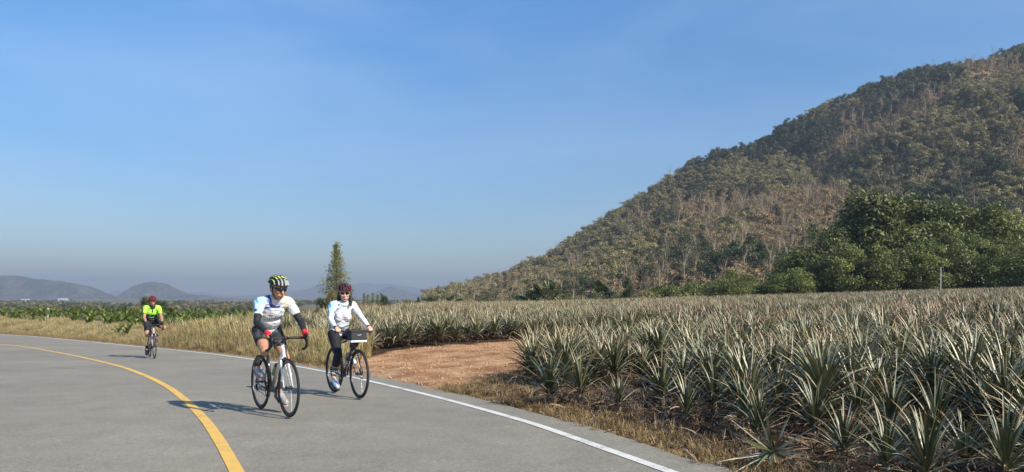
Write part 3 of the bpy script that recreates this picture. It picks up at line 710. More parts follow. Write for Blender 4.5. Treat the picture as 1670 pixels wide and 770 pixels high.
fan_palm(894, 86, 449, 0, 22, 2.3, 'largest dark fan palm at the far edge of the field', 1)
fan_palm(866, 88, 464, 0, 16, 1.7, 'low fan palm just left of the largest fan palm', 2)
fan_palm(978, 86, 448, 0, 22, 2.1, 'second tall fan palm standing right of the largest one', 3)
fan_palm(743, 90, 474, 0, 14, 1.5, 'small pale green fan palm at the left tip of the hill', 4)

# conifer, bushes and slender trees beyond the field, around the woman's head
def conifer(px, Y, ytop, ybase, w, lb, name='casuarina_tree', n=5200, seed=3, mats=None, size=.32, dens_lo=1.0):
    rng = np.random.default_rng(seed); x = (px-835)/F*Y; zb = zg1(x, Y); zt = CAMH+(HORIZ-ytop)/F*Y; H = zt-zb
    e = empty(name, (x, Y, zb)); tag(e, lb, 'tree')
    a = MB(); a.tube([(0, 0, -.3), (.1, 0, H*.5), (-.1, 0, H*.97)], [w*.10, w*.06, .02], 7); a.build('trunk', M_BARK, e)
    nb = 90; bm = MB(); C = []; D = []
    for i in range(nb):
        t = .08+.9*(i/nb); az = i*2.4+rng.random(); L_ = w*(1-t)**(.7 if t < .5 else .95)*(.55+.6*rng.random())*(1 if t > .2 else .8)+.12
        b0 = np.array([0, 0, H*t*.95]); e1 = b0+np.array([math.cos(az)*L_, math.sin(az)*L_, L_*(.25+.3*rng.random())])
        bm.tube([tuple(b0), tuple((b0+e1)/2+np.array([0, 0, -.08*L_])), tuple(e1)], [.035, .022, .008], 4, cap=False)
        m = max(6, int(n/nb*(L_/w+.25)*1.3)); q = rng.random(m)[:, None]**.7; C.append(b0*(1-q)+e1*q+rng.normal(size=(m, 3))*(.10+.09*L_)); D.append(np.tile((e1-b0)/L_, (m, 1)))
    bm.build('branch_set', M_BARK, e)
    C = np.concatenate(C); D = np.concatenate(D); m = len(C); T = D+rng.normal(size=(m, 3))*.45+np.array([0, 0, .25]); T /= np.linalg.norm(T, axis=1)[:, None]
    B = np.cross(T, rng.normal(size=(m, 3))); B /= np.linalg.norm(B, axis=1)[:, None]; s = size*(.5+rng.random(m))[:, None]
    V = np.stack([C-T*s*.5, C+B*s*.13, C+T*s*.5, C-B*s*.13], 1).reshape(-1, 3); idx = np.arange(m*4).reshape(m, 4)
    g = np.clip(.45+.25*rng.normal(size=m), 0, 1); lf = np.repeat(np.c_[g, g, g], 4, 0)
    mkobj('crown', mkmesh('crown', V, idx, [mats or M_CASU], False, None, {'lf': lf}), e)
conifer(549, 78, 388, 500, 1.95, 'tall feathery conifer rising behind the woman cyclist', n=4800, size=.25)
M_RUST = leafmat('rusty_leaf', [(0, (.10, .09, .03)), (.5, (.21, .17, .05)), (1, (.38, .20, .08))], .2, .3)
ysh = [tree_mesh('shrub', 90, 3.4, 1.2, 1.0, 8, 1300, .22, M_RUST, M_BARK, .08, crown_lo=.1, split=True), tree_mesh('shrub', 91, 3, 1.0, .9, 8, 1500, .2, M_EVER, M_BARK, .08, crown_lo=.05, split=True), tree_mesh('shrub', 92, 2.5, 1.5, .8, 8, 1100, .2, M_OLIVE, M_BARK, .06, crown_lo=.05, split=True)]
def shrub(px, Y, ytop, wpx, k, lb, name='shrub', cat='shrub'):
    x = (px-835)/F*Y; z = zg1(x, Y); H = CAMH+(HORIZ-ytop)/F*Y-z; h0 = (3.4, 3, 2.5)[k]; w0 = (4.0, 3.4, 4.2)[k]; wx = wpx/F*Y/w0
    e = empty(name, (x, Y, z)); e.scale = (wx, wx, H/h0); tag(e, lb, cat); mkobj('crown', ysh[k][0], e); mkobj('trunk', ysh[k][1], e)
shrub(541, 75, 471, 30, 0, 'yellow and rust coloured tree at the foot of the tall conifer')
shrub(524, 76, 482, 30, 1, 'dark shrub leaning left of the tall conifer foot')
shrub(575, 77, 483, 26, 0, 'rusty green shrub right behind the woman cyclist')
shrub(628, 74, 479, 25, 1, 'round dark evergreen bush right of the woman cyclist', 'round_bush', 'bush')
shrub(665, 74, 487, 30, 2, 'low yellowish green shrub right of the round dark bush')
shrub(683, 82, 482, 10, 1, 'tiny dark upright shrub near the left tip of the hill')
shrub(1025, 90, 445, 24, 1, 'dark narrow tree standing right of the two fan palms', 'narrow_tree', 'tree')
shrub(240, 62, 480, 40, 1, 'dark round tree right behind the rear cyclist', 'round_tree', 'tree')
shrub(262, 66, 487, 46, 1, 'darker tree leaning right behind the rear cyclist', 'round_tree', 'tree')
shrub(385, 60, 500, 34, 1, 'dark bushy tree left of the front cyclist', 'round_tree', 'tree')
for i, px in enumerate((594, 600, 608, 616, 622)):
    conifer(px, 205+i*3, 473+(i % 2)*3, 498, 1.2, 'slender grey green conifer in the far row beside the woman', 'slender_conifer', 700, 30+i, M_CASU, .6)
for o in [o for o in COL.objects if o.name.startswith('slender_conifer')]: o['group'] = 'row of slender conifers far behind the woman'

# ---------------------------------------------------------------- valley trees
VT = [tree_mesh('valley_tree', 100+i, 5+i*.6, 2.0, 1.5, 6, 420, .5, [M_VALLEY, M_VALLEY, M_OLIVE, M_VALLEY][i], M_BARK, .12, crown_lo=.15) for i in range(4)]
n = 9000; u = -.78+.75*RG.random(n); Yv = 150*(10**RG.random(n)); Xv = u*Yv
grp = fbm(Xv/(30+Yv*.10), Yv/(20+Yv*.25), 71, 3); keep = (Xv < -12-.02*Yv)&((grp > .44)|(Yv < 260))&(Yv < 1500)&(RG.random(n) < np.clip(1.3-Yv/1600, .3, 1)); Xv, Yv = Xv[keep], Yv[keep]; n = len(Xv); Zv = zg(Xv, Yv, np.full(n, 50.))
vp = RG.integers(0, 4, n); vsz = (.62+.36*RG.random(n))*np.where(Yv > 350, 1.0, 1); rank = np.argsort(Yv+1e5*(np.abs(Xv/Yv) > .70)); nr = rank[:240]; mask = np.ones(n, bool); mask[nr] = False
VTS = [separate(m_) for m_ in VT]
for i in nr: split_tree('valley_tree', VTS[vp[i]], Xv[i], Yv[i], Zv[i]-.2, vsz[i], RG.random()*6.28, 'grey green tree in the wooded valley beyond the banana rows', 'tree', 'trees filling the valley beyond the bananas')
place_many('valley_woods', VT, Xv[mask], Yv[mask], Zv[mask]-.2, vsz[mask], vp[mask])['label'] = 'hazy woods out on the plain'

# ---------------------------------------------------------------- banana plants
def banana(seed):
    rr = random.Random(seed); V = []; Fc = []; lf = []
    for i in range(7):
        az = i*2.4+rr.random(); el = R(rr.uniform(58, 88)); Ln = rr.uniform(.6, .95); W = rr.uniform(.07, .11); g = rr.random(); p = Vector((0, 0, .28+.03*i)); k = 7; d = Vector((math.cos(az), math.sin(az), 0)); sd = Vector((-math.sin(az), math.cos(az), 0)); b0 = len(V)
        for j in range(k):
            t = j/(k-1); w = W*math.sin(math.pi*min(1, .12+t*.88))**.6*(1 if t < .98 else .1); lift = .05
            e_ = el-t*R(rr.uniform(30, 75)); V += [tuple(p+sd*w+Vector((0, 0, lift))), tuple(p), tuple(p-sd*w+Vector((0, 0, lift)))]; lf += [[t, g*.8+.2*(j % 2), 0]]*3
            p = p+(d*math.cos(e_)+Vector((0, 0, math.sin(e_))))*(Ln/(k-1))
        for j in range(k-1):
            a = b0+j*3; Fc += [(a, a+1, a+4, a+3), (a+1, a+2, a+5, a+4)]
    return mkmesh('leaves', V, Fc, [M_BANANA], True, None, {'lf': lf})
BN = [banana(i) for i in range(5)]; st = MB(); st.tube([(0, 0, -.1), (0, 0, .25), (.01, 0, .5)], [.07, .055, .03], 8); bs = st.build('pseudostem', M_STEM, link=False).data
rg = random.Random(9); cnt = 0
while cnt < 285:
    Y = rg.uniform(27, 62); x = rg.uniform(-.74, -.30)*Y
    s = float(sdist([x], [Y])[0])
    if s < 3.6 or s > 12 or x > -9.6: continue
    z = zg1(x, Y); k = rg.uniform(.68, 1.0); e = empty('banana_plant', (x, Y, z), (rg.uniform(-.08, .08), rg.uniform(-.08, .08), rg.random()*6.28)); e.scale = (k*1.1, k*1.1, k)
    tag(e, 'young banana plant with broad bright green leaves behind the dry grass', 'banana plant', 'banana plants in the strip beyond the dry grass'); mkobj('leaves', BN[rg.randrange(5)], e); mkobj('pseudostem', bs, e); cnt += 1
for px, Y, k, lb in ((208, 33.5, .7, 'dark leafed banana plant in the dry grass left of the rear cyclist'), (194, 34.5, .65, 'small banana plant poking from the grass left of the rear cyclist')):
    x = (px-835)/F*Y; e = empty('banana_plant', (x, Y, zg1(x, Y))); e.scale = (k, k, k); tag(e, lb, 'banana plant'); mkobj('leaves', BN[1], e); mkobj('pseudostem', bs, e)

# ---------------------------------------------------------------- pineapple plants
def pleaf(rr, L_, W, el, curve, k=6, twist=0.0, dead=0.0, pink=None):
    """one channelled strap leaf growing along +x, in its own frame"""
    V = []; lf = []; p = Vector((0, 0, 0)); g = rr.random(); tp = rr.random() if pink is None else pink
    for j in range(k):
        t = j/(k-1); w = W*(.75+.25*math.sin(math.pi*min(t*1.5, 1)))*(1-t**2.2)+.0015; a = el-curve*t*t
        d = Vector((math.cos(a), 0, math.sin(a))); nn = Vector((-math.sin(a), 0, math.cos(a))); sd = Vector((0, 1, 0)); tw = twist*t; s2 = sd*math.cos(tw)+nn*math.sin(tw)
        V += [tuple(p+s2*w+nn*w*.55), tuple(p), tuple(p-s2*w+nn*w*.55)]; lf += [[t, g, tp]]*3; p = p+d*(L_/(k-1))
    Fc = []
    for j in range(k-1): a = j*3; Fc += [(a+1, a, a+3, a+4), (a+2, a+1, a+4, a+5)]
    return V, Fc, lf
def rosette_specs(rr, n=44, L_=.85):
    o = []
    for i in range(n):
        t = i/(n-1); el = R(85-68*t**1.0+rr.uniform(-7, 7)); az = i*2.39996+rr.uniform(-.3, .3)
        o.append((az, el, L_*(.62+.38*math.sin(math.pi*min(1, .15+t*.8)))*rr.uniform(.85, 1.12), rr.uniform(.0095, .0155), R(rr.uniform(8, 80))*(1 if rr.random() < .8 else 1.9), (.34-.17*t), rr.uniform(-.5, .5)))
    return o
def rotz(V, az, z, rad=.02):
    c, s = math.cos(az), math.sin(az); return [((x+rad)*c-y*s, (x+rad)*s+y*c, zz+z) for x, y, zz in V]
def rosette(seed, n=44, L_=.85, k=5, pink=None, mat=None, name='leaf_rosette'):
    rr = random.Random(seed); V = []; Fc = []; lf = []; base = rr.uniform(0, 1)
    for az, el, ll, w, cv, z, tw in rosette_specs(rr, n, L_):
        v, f, l = pleaf(rr, ll, w*1.15, el, cv, k, tw, pink=(base*.45+.3*rr.random()) if pink is None else pink*rr.uniform(.85, 1)); b = len(V); V += rotz(v, az, z); Fc += [tuple(i+b for i in q) for q in f]; lf += l
    return mkmesh(name, V, Fc, [mat or M_PINE], True, None, {'lf': lf})
def skirt(seed, n=22, L_=.42):
    rr = random.Random(seed); V = []; Fc = []; lf = []
    for i in range(n):
        v, f, l = pleaf(rr, L_*rr.uniform(.6, 1.2), rr.uniform(.012, .02), R(rr.uniform(-5, 35)), R(rr.uniform(60, 110)), 5, rr.uniform(-1.5, 1.5)); b = len(V); V += rotz(v, i*2.4+rr.random(), rr.uniform(.08, .30)); Fc += [tuple(q+b for q in w) for w in f]; lf += l
    return mkmesh('dead_leaves', V, Fc, [M_DEADLEAF], True, None, {'lf': lf})
PR = [rosette(200+i, 68+i, .68) for i in range(8)]
PR += [rosette(230+i, 58, .70, pink=.72) for i in range(2)]
SK = [skirt(300+i) for i in range(4)]
def combo(seed):                                         # rosette and dead skirt in one mesh for the far mass
    a = PR[seed]; b = SK[seed % 4]; V = []; Fc = []; lf = []; mi = []
    for k_, me in enumerate((a, b)):
        o = len(V); V += [v.co[:] for v in me.vertices]; Fc += [tuple(i+o for i in p.vertices) for p in me.polygons]; mi += [k_]*len(me.polygons)
        arr = np.empty(len(me.vertices)*4, np.float32); me.color_attributes['lf'].data.foreach_get('color', arr); lf += arr.reshape(-1, 4)[:, :3].tolist()
    return mkmesh('pineapple_plant', V, Fc, [M_PINE, M_DEADLEAF], True, mi, {'lf': lf})
CB = [combo(i) for i in range(10)]

EDGE = [(1238, 722, .8, 0, 'small pineapple plant between the fallen one and the pink tipped one behind it'), (1447, 778, .8, 0, 'low pineapple plant at the bottom edge right of the small low one'), (1512, 800, .9, 0, 'pineapple plant cut by the bottom edge left of the nearest one'), (1120, 690, .75, 0, 'small pineapple plant in the shade of the front row over dead leaves'), (1010, 668, .6, 0, 'stunted pineapple plant in the dark gap of the front row'), (896, 652, .92, 0, 'leftmost pineapple plant of the near block, beside the red dirt turning'), (946, 655, .95, 0, 'second pineapple plant of the near block, with a pale skirt of dead leaves'),
        (1080, 662, .90, 0, 'lone pineapple plant after the dark gap in the front row'), (1165, 676, .85, 0, 'pineapple plant half hidden behind the pink tipped one in the front row'), (1212, 706, .92, 1, 'large pink tipped pineapple plant in the middle of the front row'),
        (1272, 690, .82, 1, 'reddish tipped pineapple plant behind the fallen one'), (1377, 752, .72, 0, 'small pineapple plant standing low beside the fallen one'), (1455, 722, .92, 0, 'pineapple plant with long leaves arching left over bare soil'),
        (1527, 735, .95, 0, 'dense pineapple plant second from the bottom right corner'), (1600, 716, .9, 1, 'pineapple plant behind the pink tipped one in the bottom right corner'), (1640, 800, .95, 1, 'nearest pineapple plant, long pink tipped leaves, bottom right corner'),
        (1575, 775, .7, 0, 'low pineapple plant beside the nearest one at the bottom of the picture'), (1330, 712, .85, 0, 'pineapple plant in the second row above the small low one'), (1400, 705, .9, 1, 'reddish pineapple plant in the second row right of the small low one')]
def field2w(px, py, z=.06):
    Y = (CAMH-z)*F/(py-HORIZ); return (px-835)/F*Y, Y
LV = {0: [], 1: []}
rr = random.Random(77)
for pk in (0, 1):
    for j in range(16):
        v, f, l = pleaf(rr, 1.0, .0165, 0, R(8+j*2.6), 7, rr.uniform(-.5, .5), pink=(rr.uniform(.62, .9) if pk else rr.uniform(0, .5))); LV[pk].append(mkmesh('leaf', v, f, [M_PINE], True, None, {'lf': l}))
DL = []
for j in range(6):
    v, f, l = pleaf(rr, 1.0, .03, 0, R(80+j*8), 6, rr.uniform(-1.5, 1.5)); DL.append(mkmesh('dead_leaf', v, f, [M_DEADLEAF], True, None, {'lf': l}))
stm = MB(); stm.tube([(0, 0, -.1), (0, 0, .15), (0, 0, .33)], [.045, .05, .02], 7); stm_me = stm.build('stem', M_BARK, link=False).data
def big_plant(x, y, z, s, pk, lb, seed, rot=(0, 0), n=56):
    rr = random.Random(seed); e = empty('pineapple_plant', (x, y, z), (rot[0], rot[1], rr.random()*6.28)); e.scale = (s, s, s); tag(e, lb, 'pineapple plant', 'pineapple plants of the front row')
    mkobj('stem', stm_me, e)
    for az, el, ll, w, cv, zz, tw in rosette_specs(rr, n, .74):
        o = mkobj('leaf', LV[pk][min(15, max(0, int((math.degrees(cv)-8)/2.6)+rr.randrange(-1, 2)))], e)
        o.matrix_basis = Matrix.Translation((.02*math.cos(az), .02*math.sin(az), zz)) @ Matrix.Rotation(az, 4, 'Z') @ Matrix.Rotation(-el, 4, 'Y') @ Matrix.Diagonal((ll, rr.uniform(.85, 1.15), ll, 1))
    for i in range(16):
        az = i*2.4+rr.random(); ll = rr.uniform(.3, .5); o = mkobj('dead_leaf', DL[rr.randrange(6)], e)
        o.matrix_basis = Matrix.Translation((0, 0, rr.uniform(.10, .28))) @ Matrix.Rotation(az, 4, 'Z') @ Matrix.Rotation(-R(rr.uniform(0, 35)), 4, 'Y') @ Matrix.Diagonal((ll, .6, ll, 1))
EXY = []
for i, (px, py, s, pk, lb) in enumerate(EDGE):
    s *= .84 if py < 700 else .76; x, y = field2w(px, py); EXY.append((x, y)); big_plant(x, y, zg1(x, y), s, pk, lb, 500+i)
x, y = field2w(1268, 745); EXY.append((x, y)); big_plant(x, y, zg1(x, y)+.07, .62, 0, 'fallen pineapple plant lying on its side at the verge', 531, (1.35, .25), 22)
EXY = np.array(EXY)
# the rest of the field: a jittered grid
th = math.atan2(.92, -.39); ca, sa = math.cos(th), math.sin(th)
aa, bb = np.meshgrid(np.arange(-60, 170, .46), np.arange(-110, 110, .72)); aa = aa+(np.round(bb/.72) % 2)*.23
aa = (aa+RG.normal(size=aa.shape)*.10).ravel(); bb = (bb+RG.normal(size=bb.shape)*.10).ravel()
X = aa*ca+bb*sa; Y = aa*sa-bb*ca
ok = (Y > 3.0)&(Y < 94)&(X > -.92*Y-2)&(X < 1.0*Y+3); X, Y = X[ok], Y[ok]
s = sdist(X, Y); leftb = -9.3+.012*(Y-30)+.5*np.sin(Y*.4)
ok = (s > 1.95)&(X > leftb)&(Y < 92+3*np.sin(X*.2))&(polydist(X, Y, DIRT) > .35); ok &= ~((Y > 17)&(Y < 26)&(s < 2.6))
d = np.min(np.hypot(X[:, None]-EXY[None, :, 0], Y[:, None]-EXY[None, :, 1]), 1); ok &= d > .34
gapx, gapy = field2w(1010, 640); ok &= np.hypot(X-gapx, Y-gapy) > .75
ok &= RG.random(len(X)) > .06
X, Y = X[ok], Y[ok]; n = len(X); Z = zg(X, Y)
sc = .74+.36*RG.random(n)+.18*(fbm(X*.35, Y*.35, 51, 2)-.5); pkk = RG.integers(0, 8, n); red = (fbm(X*.3, Y*.3, 57, 2) > .60)&(RG.random(n) < .6); pkk = np.where(red, 8+RG.integers(0, 2, n), pkk)
row = (polydist(X, Y, DIRT) < 1.0)&(Y > 19.5)&(X < 2.2)&(X > -6.5); row = np.nonzero(row&(Y-X*.6 > 20))[0]; row = row[np.argsort(X[row])]
rank = np.argsort(Y+1e4*((X/Y < -.70)|(X/Y > .71)|(Y < 4.4))); rank = rank[~np.isin(rank, row)]; nr = rank[:282-len(row)]; mask = np.ones(n, bool); mask[nr] = False; mask[row] = False
ORD = ['first', 'second', 'third', 'fourth', 'fifth', 'sixth', 'seventh', 'eighth', 'ninth', 'tenth', 'eleventh', 'twelfth', 'thirteenth', 'fourteenth', 'fifteenth', 'sixteenth', 'seventeenth', 'eighteenth', 'nineteenth', 'twentieth']
for k_, i in enumerate(row):
    e = empty('pineapple_plant', (X[i], Y[i], Z[i]), (RG.normal()*.06, RG.normal()*.06, RG.random()*6.28)); q = sc[i]; e.scale = (q, q, q)
    tag(e, (ORD[k_] if k_ < 20 else 'last')+' pineapple plant from the woman cyclist along the far edge of the red dirt', 'pineapple plant', 'pineapple plants lining the far edge of the red dirt')
    mkobj('leaf_rosette', PR[pkk[i]], e); mkobj('dead_leaves', SK[i % 4], e)
print('ROW', len(row))
for i in nr:
    e = empty('pineapple_plant', (X[i], Y[i], Z[i]), (RG.normal()*.09, RG.normal()*.09, RG.random()*6.28)); q = sc[i]; e.scale = (q, q, q)
    rp_ = pkk[i] > 7
    tag(e, 'pink tipped pineapple plant in the crowd of the near block' if rp_ else 'grey green pineapple plant in the crowd of the near block', 'pineapple plant', 'pink tipped pineapple plants of the near block' if rp_ else 'grey green pineapple plants of the near block')
    mkobj('leaf_rosette', PR[pkk[i]], e); mkobj('dead_leaves', SK[i % 4], e)
place_many('pineapple_field', CB, X[mask], Y[mask], Z[mask], sc[mask], pkk[mask], .10)['label'] = 'mass of pineapple plants filling the field'
NPINE = n

# ---------------------------------------------------------------- grass, litter, stones
def tuft(name, seed, n, h, w, spread, mat, lean=.5, seedhead=False):
    rng = np.random.default_rng(seed); V = []; Fc = []; lf = []
    for i in range(n):
        a = rng.random()*6.28; b = rng.random()*6.28; x, y = spread*rng.random()*math.cos(a), spread*rng.random()*math.sin(a); hh = h*(.5+.6*rng.random()); ln = lean*hh*rng.random(); g = rng.random(); ww = w*(.7+.6*rng.random()); dx, dy = math.cos(b), math.sin(b); o = len(V)
        for t, k in ((0, 1), (.45, .85), (.8, .6 if not seedhead else 1.6), (1, .05)):
            px_, py_, pz = x+dx*ln*t*t, y+dy*ln*t*t, hh*t; V += [(px_-dy*ww*k, py_+dx*ww*k, pz), (px_+dy*ww*k, py_-dx*ww*k, pz)]; lf += [[t, g, 0]]*2
        for j in range(3): q = o+2*j; Fc.append((q, q+1, q+3, q+2))
    return mkmesh(name, V, Fc, [mat], False, None, {'lf': lf})
TALL = [tuft('grass', 1, 34, .85, .0055, .16, M_STRAW, .6, True), tuft('grass', 2, 30, .7, .006, .18, M_STRAW, .8), tuft('grass', 3, 26, .55, .007, .18, M_SCRUB, .8)]
LOW = [tuft('grass', 4, 36, .12, .0035, .11, M_SCRUB, 1.5), tuft('grass', 5, 26, .07, .004, .12, M_STRAW, 1.8), tuft('grass', 6, 26, .13, .004, .08, M_SCRUB, .9)]
def along(n, s0, s1, y0, y1, pw=1.0):
    j = RG.integers(0, len(WL), n*4); o = s0+(s1-s0)*RG.random(n*4)**pw; P = WL[j]+WN[j]*o[:, None]+RG.normal(size=(n*4, 2))*.1
    k = (P[:, 1] > y0)&(P[:, 1] < y1)&(np.abs(P[:, 0]/np.maximum(P[:, 1], .1)) < .95); return P[k, 0], P[k, 1]
X, Y = along(14000, .62, 4.4, 16.8, 66); ok = (polydist(X, Y, DIRT) > .1)&(sdist(X, Y) > .5); s = sdist(X, Y); ok &= ~((X > -9.3)&(s > 2.3)); ok &= RG.random(len(X)) < np.clip(1.35-.12*s, .2, 1)
X, Y, s = X[ok], Y[ok], s[ok]; S = np.clip(.35+.5*(s-.5), .35, 1.0)*(.45+.45*RG.random(len(X))+.75*fbm(X*.55, Y*.55, 85, 3))*np.where(X > -8.3, .8, 1)*(1-.38*sm((-10-X)/8)); idx = np.where(fbm(X*.5, Y*.5, 81, 2)+.25*(RG.random(len(X))-.5) > .48, RG.integers(0, 2, len(X)), RG.integers(1, 3, len(X)))
place_many('tall_dry_grass', TALL, X, Y, zg(X, Y)-.02, S, idx, .1)['label'] = 'tall golden dry grass along the road verge'
X, Y = along(2300, .46, 1.15, 3, 18, 1.2); s = sdist(X, Y); dd = polydist(X, Y, DIRT); ok = (dd > .0)&(s > .42)&(RG.random(len(X)) < np.clip(1.5-s*.55, .35, 1)); X, Y = X[ok], Y[ok]
X2, Y2 = along(7000, .44, .9, 16, 60); X = np.r_[X, X2]; Y = np.r_[Y, Y2]
gx = RG.uniform(-1.2, 1.1, 1600); gy = RG.uniform(10.8, 15.8, 1600); ok = (polydist(gx, gy, DIRT) > -.3)&(sdist(gx, gy) > .5); X = np.r_[X, gx[ok]]; Y = np.r_[Y, gy[ok]]
ok = ~inpoly(X, Y, DIRT) | (RG.random(len(X)) < .05); X, Y = X[ok], Y[ok]
place_many('verge_grass', LOW, X, Y, zg(X, Y)-.01, (.45+.6*RG.random(len(X))), None, .15)['label'] = 'short dry grass and weeds along the asphalt edge'
LIT = []
for j in range(5):
    v, f, l = pleaf(rr, rr.uniform(.12, .28), rr.uniform(.007, .013), R(rr.uniform(-3, 12)), R(rr.uniform(20, 90)), 5, rr.uniform(-2, 2)); LIT.append(mkmesh('litter', v, f, [M_DEADLEAF], True, None, {'lf': l}))
for j in range(2):
    m_ = tuft('litter', 60+j, 12, .07, .0025, .12, M_DEADLEAF, 3.5); LIT.append(m_)
X, Y = along(20000, .75, 5.5, 3.2, 17, 1.2); ok = polydist(X, Y, DIRT) > .3; X, Y = X[ok], Y[ok]; X3 = RG.uniform(-8, 8, 1800); Y3 = RG.uniform(18, 32, 1800); p3 = polydist(X3, Y3, DIRT); ok = (p3 > .05)&(p3 < 1.3)&(sdist(X3, Y3) > 1.5); X = np.r_[X, X3[ok]]; Y = np.r_[Y, Y3[ok]]
place_many('dead_leaf_litter', LIT, X, Y, zg(X, Y)+.015, .7+.7*RG.random(len(X)), None, .35)['label'] = 'dead pineapple leaves littering the soil'
# clods and pebbles
ST = []
for j in range(3):
    rng = np.random.default_rng(j); b = bmesh.new(); bmesh.ops.create_icosphere(b, subdivisions=2, radius=.5)
    for v in b.verts: v.co *= 1+.35*(rng.random()-.5); v.co.z *= .65
    me = bpy.data.meshes.new('clod'); b.to_mesh(me); b.free(); ST.append(me)
M_CLOD = plain('clay_clod', (.44, .25, .13), .95, var=.35, vscale=5); M_PEB = plain('pale_gravel', (.30, .26, .21), .9, var=.35, vscale=5)
for me, m_ in zip(ST, (M_CLOD, M_CLOD, M_PEB)): me.materials.append(m_)
X = RG.uniform(-6, 14, 24000); Y = RG.uniform(11, 33, 24000); ok = inpoly(X, Y, DIRT)&(sdist(X, Y) > .5); X, Y = X[ok], Y[ok]
X2, Y2 = along(2500, .42, 1.0, 3.5, 40, 2); c_ = np.r_[RG.integers(0, 2, len(X)), np.full(len(X2), 2)]; X = np.r_[X, X2]; Y = np.r_[Y, Y2]; S = (.012+.05*RG.random(len(X))**4)*np.where(c_ == 2, .7, 1)
place_many('clods_and_gravel', ST, X, Y, zg(X, Y)+S*.1, S, c_, .4)['label'] = 'clay clods and gravel on the turning and road edge'
# ---------------------------------------------------------------- riders and bicycles
M_TYRE = plain('black_tyre', (.018, .018, .018), .75, bump=.3, bscale=120); M_BLACKM = plain('black_metal', (.02, .02, .022), .35, .3); M_ALU = plain('aluminium', (.62, .62, .63), .28, 1)
M_CHAIN = plain('chain_steel', (.22, .21, .20), .4, .9); M_TAPE = plain('black_bar_tape', (.025, .025, .027), .7, bump=.4, bscale=90); M_RUB = plain('black_rubber', (.02, .02, .02), .6)
M_WHITEP = plain('white_frame_paint', (.80, .80, .80), .25, coat=.5); M_SILVERP = plain('silver_grey_frame_paint', (.42, .43, .45), .25, .5, coat=.5); M_BLACKP = plain('black_frame_paint', (.015, .015, .018), .22, coat=.6)
M_REDP = plain('dark_red_frame_paint', (.30, .05, .045), .25, coat=.6); M_PINKW = plain('pinkish_white_paint', (.70, .55, .50), .3, coat=.4)
M_SPOKE = plain('spoke_steel', (.5, .5, .5), .35, .9); M_DISC = plain('brake_disc_steel', (.45, .45, .46), .3, 1)
M_SKIN = [plain('skin_tan', (.46, .235, .135), .5, spec=.4, var=.10, vscale=14), plain('skin_fair', (.60, .36, .25), .5, spec=.4, var=.06, vscale=14), plain('skin_brown', (.42, .21, .13), .5, spec=.4, var=.10, vscale=14)]
M_LIP = plain('lips', (.42, .13, .11), .4); M_TEETH = plain('teeth', (.85, .83, .78), .3); M_HAIR = plain('black_hair', (.012, .010, .009), .4, bump=.6, bscale=150)
M_LENS = plain('dark_lens', (.008, .008, .010), .05, spec=.8); M_LENSR = plain('red_mirror_lens', (.35, .04, .05), .12, .6)
M_BLKF = plain('black_lycra', (.022, .022, .025), .7, spec=.3, bump=.25, bscale=35); M_REDG = plain('red_glove', (.72, .03, .04), .65); M_BLKG = plain('black_glove', (.03, .03, .033), .7)
M_WSLEEVE = plain('white_sleeve_fabric', (.78, .78, .80), .8); M_SHG = plain('grey_shoe', (.36, .34, .31), .6, var=.35, vscale=40); M_SHW = plain('white_shoe', (.80, .81, .86), .4); M_SHB = plain('black_shoe', (.03, .03, .03), .4)
M_SOLE = plain('shoe_sole', (.05, .05, .05), .7); M_SOLEP = plain('pinkish_sole', (.55, .28, .24), .6); M_SOCK = plain('black_sock', (.02, .02, .02), .85)
M_BAG = plain('black_bag_fabric', (.028, .026, .028), .75, bump=.4, bscale=60); M_REFL = plain('white_reflective_band', (.85, .85, .85), .4)
M_BOTG = plain('olive_bottle', (.22, .25, .11), .35); M_BOTW = plain('white_bottle', (.8, .8, .8), .35); M_CAPB = plain('black_cap', (.02, .02, .02), .4)
M_LIME = plain('lime_helmet', (.58, .78, .06), .25, coat=.5); M_HGREY = plain('grey_helmet', (.34, .35, .34), .3, coat=.4); M_HBLK = plain('black_helmet', (.015, .015, .016), .4); M_HRED = plain('dark_red_helmet', (.12, .008, .018), .25, coat=.6); M_HRED2 = plain('red_helmet', (.30, .015, .02), .25, coat=.5)
def colmat(name, rough=.75):
    m, nt, b = nodes(name); at = nt.nodes.new('ShaderNodeAttribute'); at.attribute_name = 'Col'
    nt.links.new(at.outputs['Color'], b.inputs['Base Color']); b.inputs['Roughness'].default_value = rough; b.inputs['Specular IOR Level'].default_value = .25
    return m
M_JERSEY = colmat('printed_jersey_fabric'); M_SHORTS = colmat('printed_shorts_fabric')
TMP = bpy.data.scenes.new('sculpting'); 
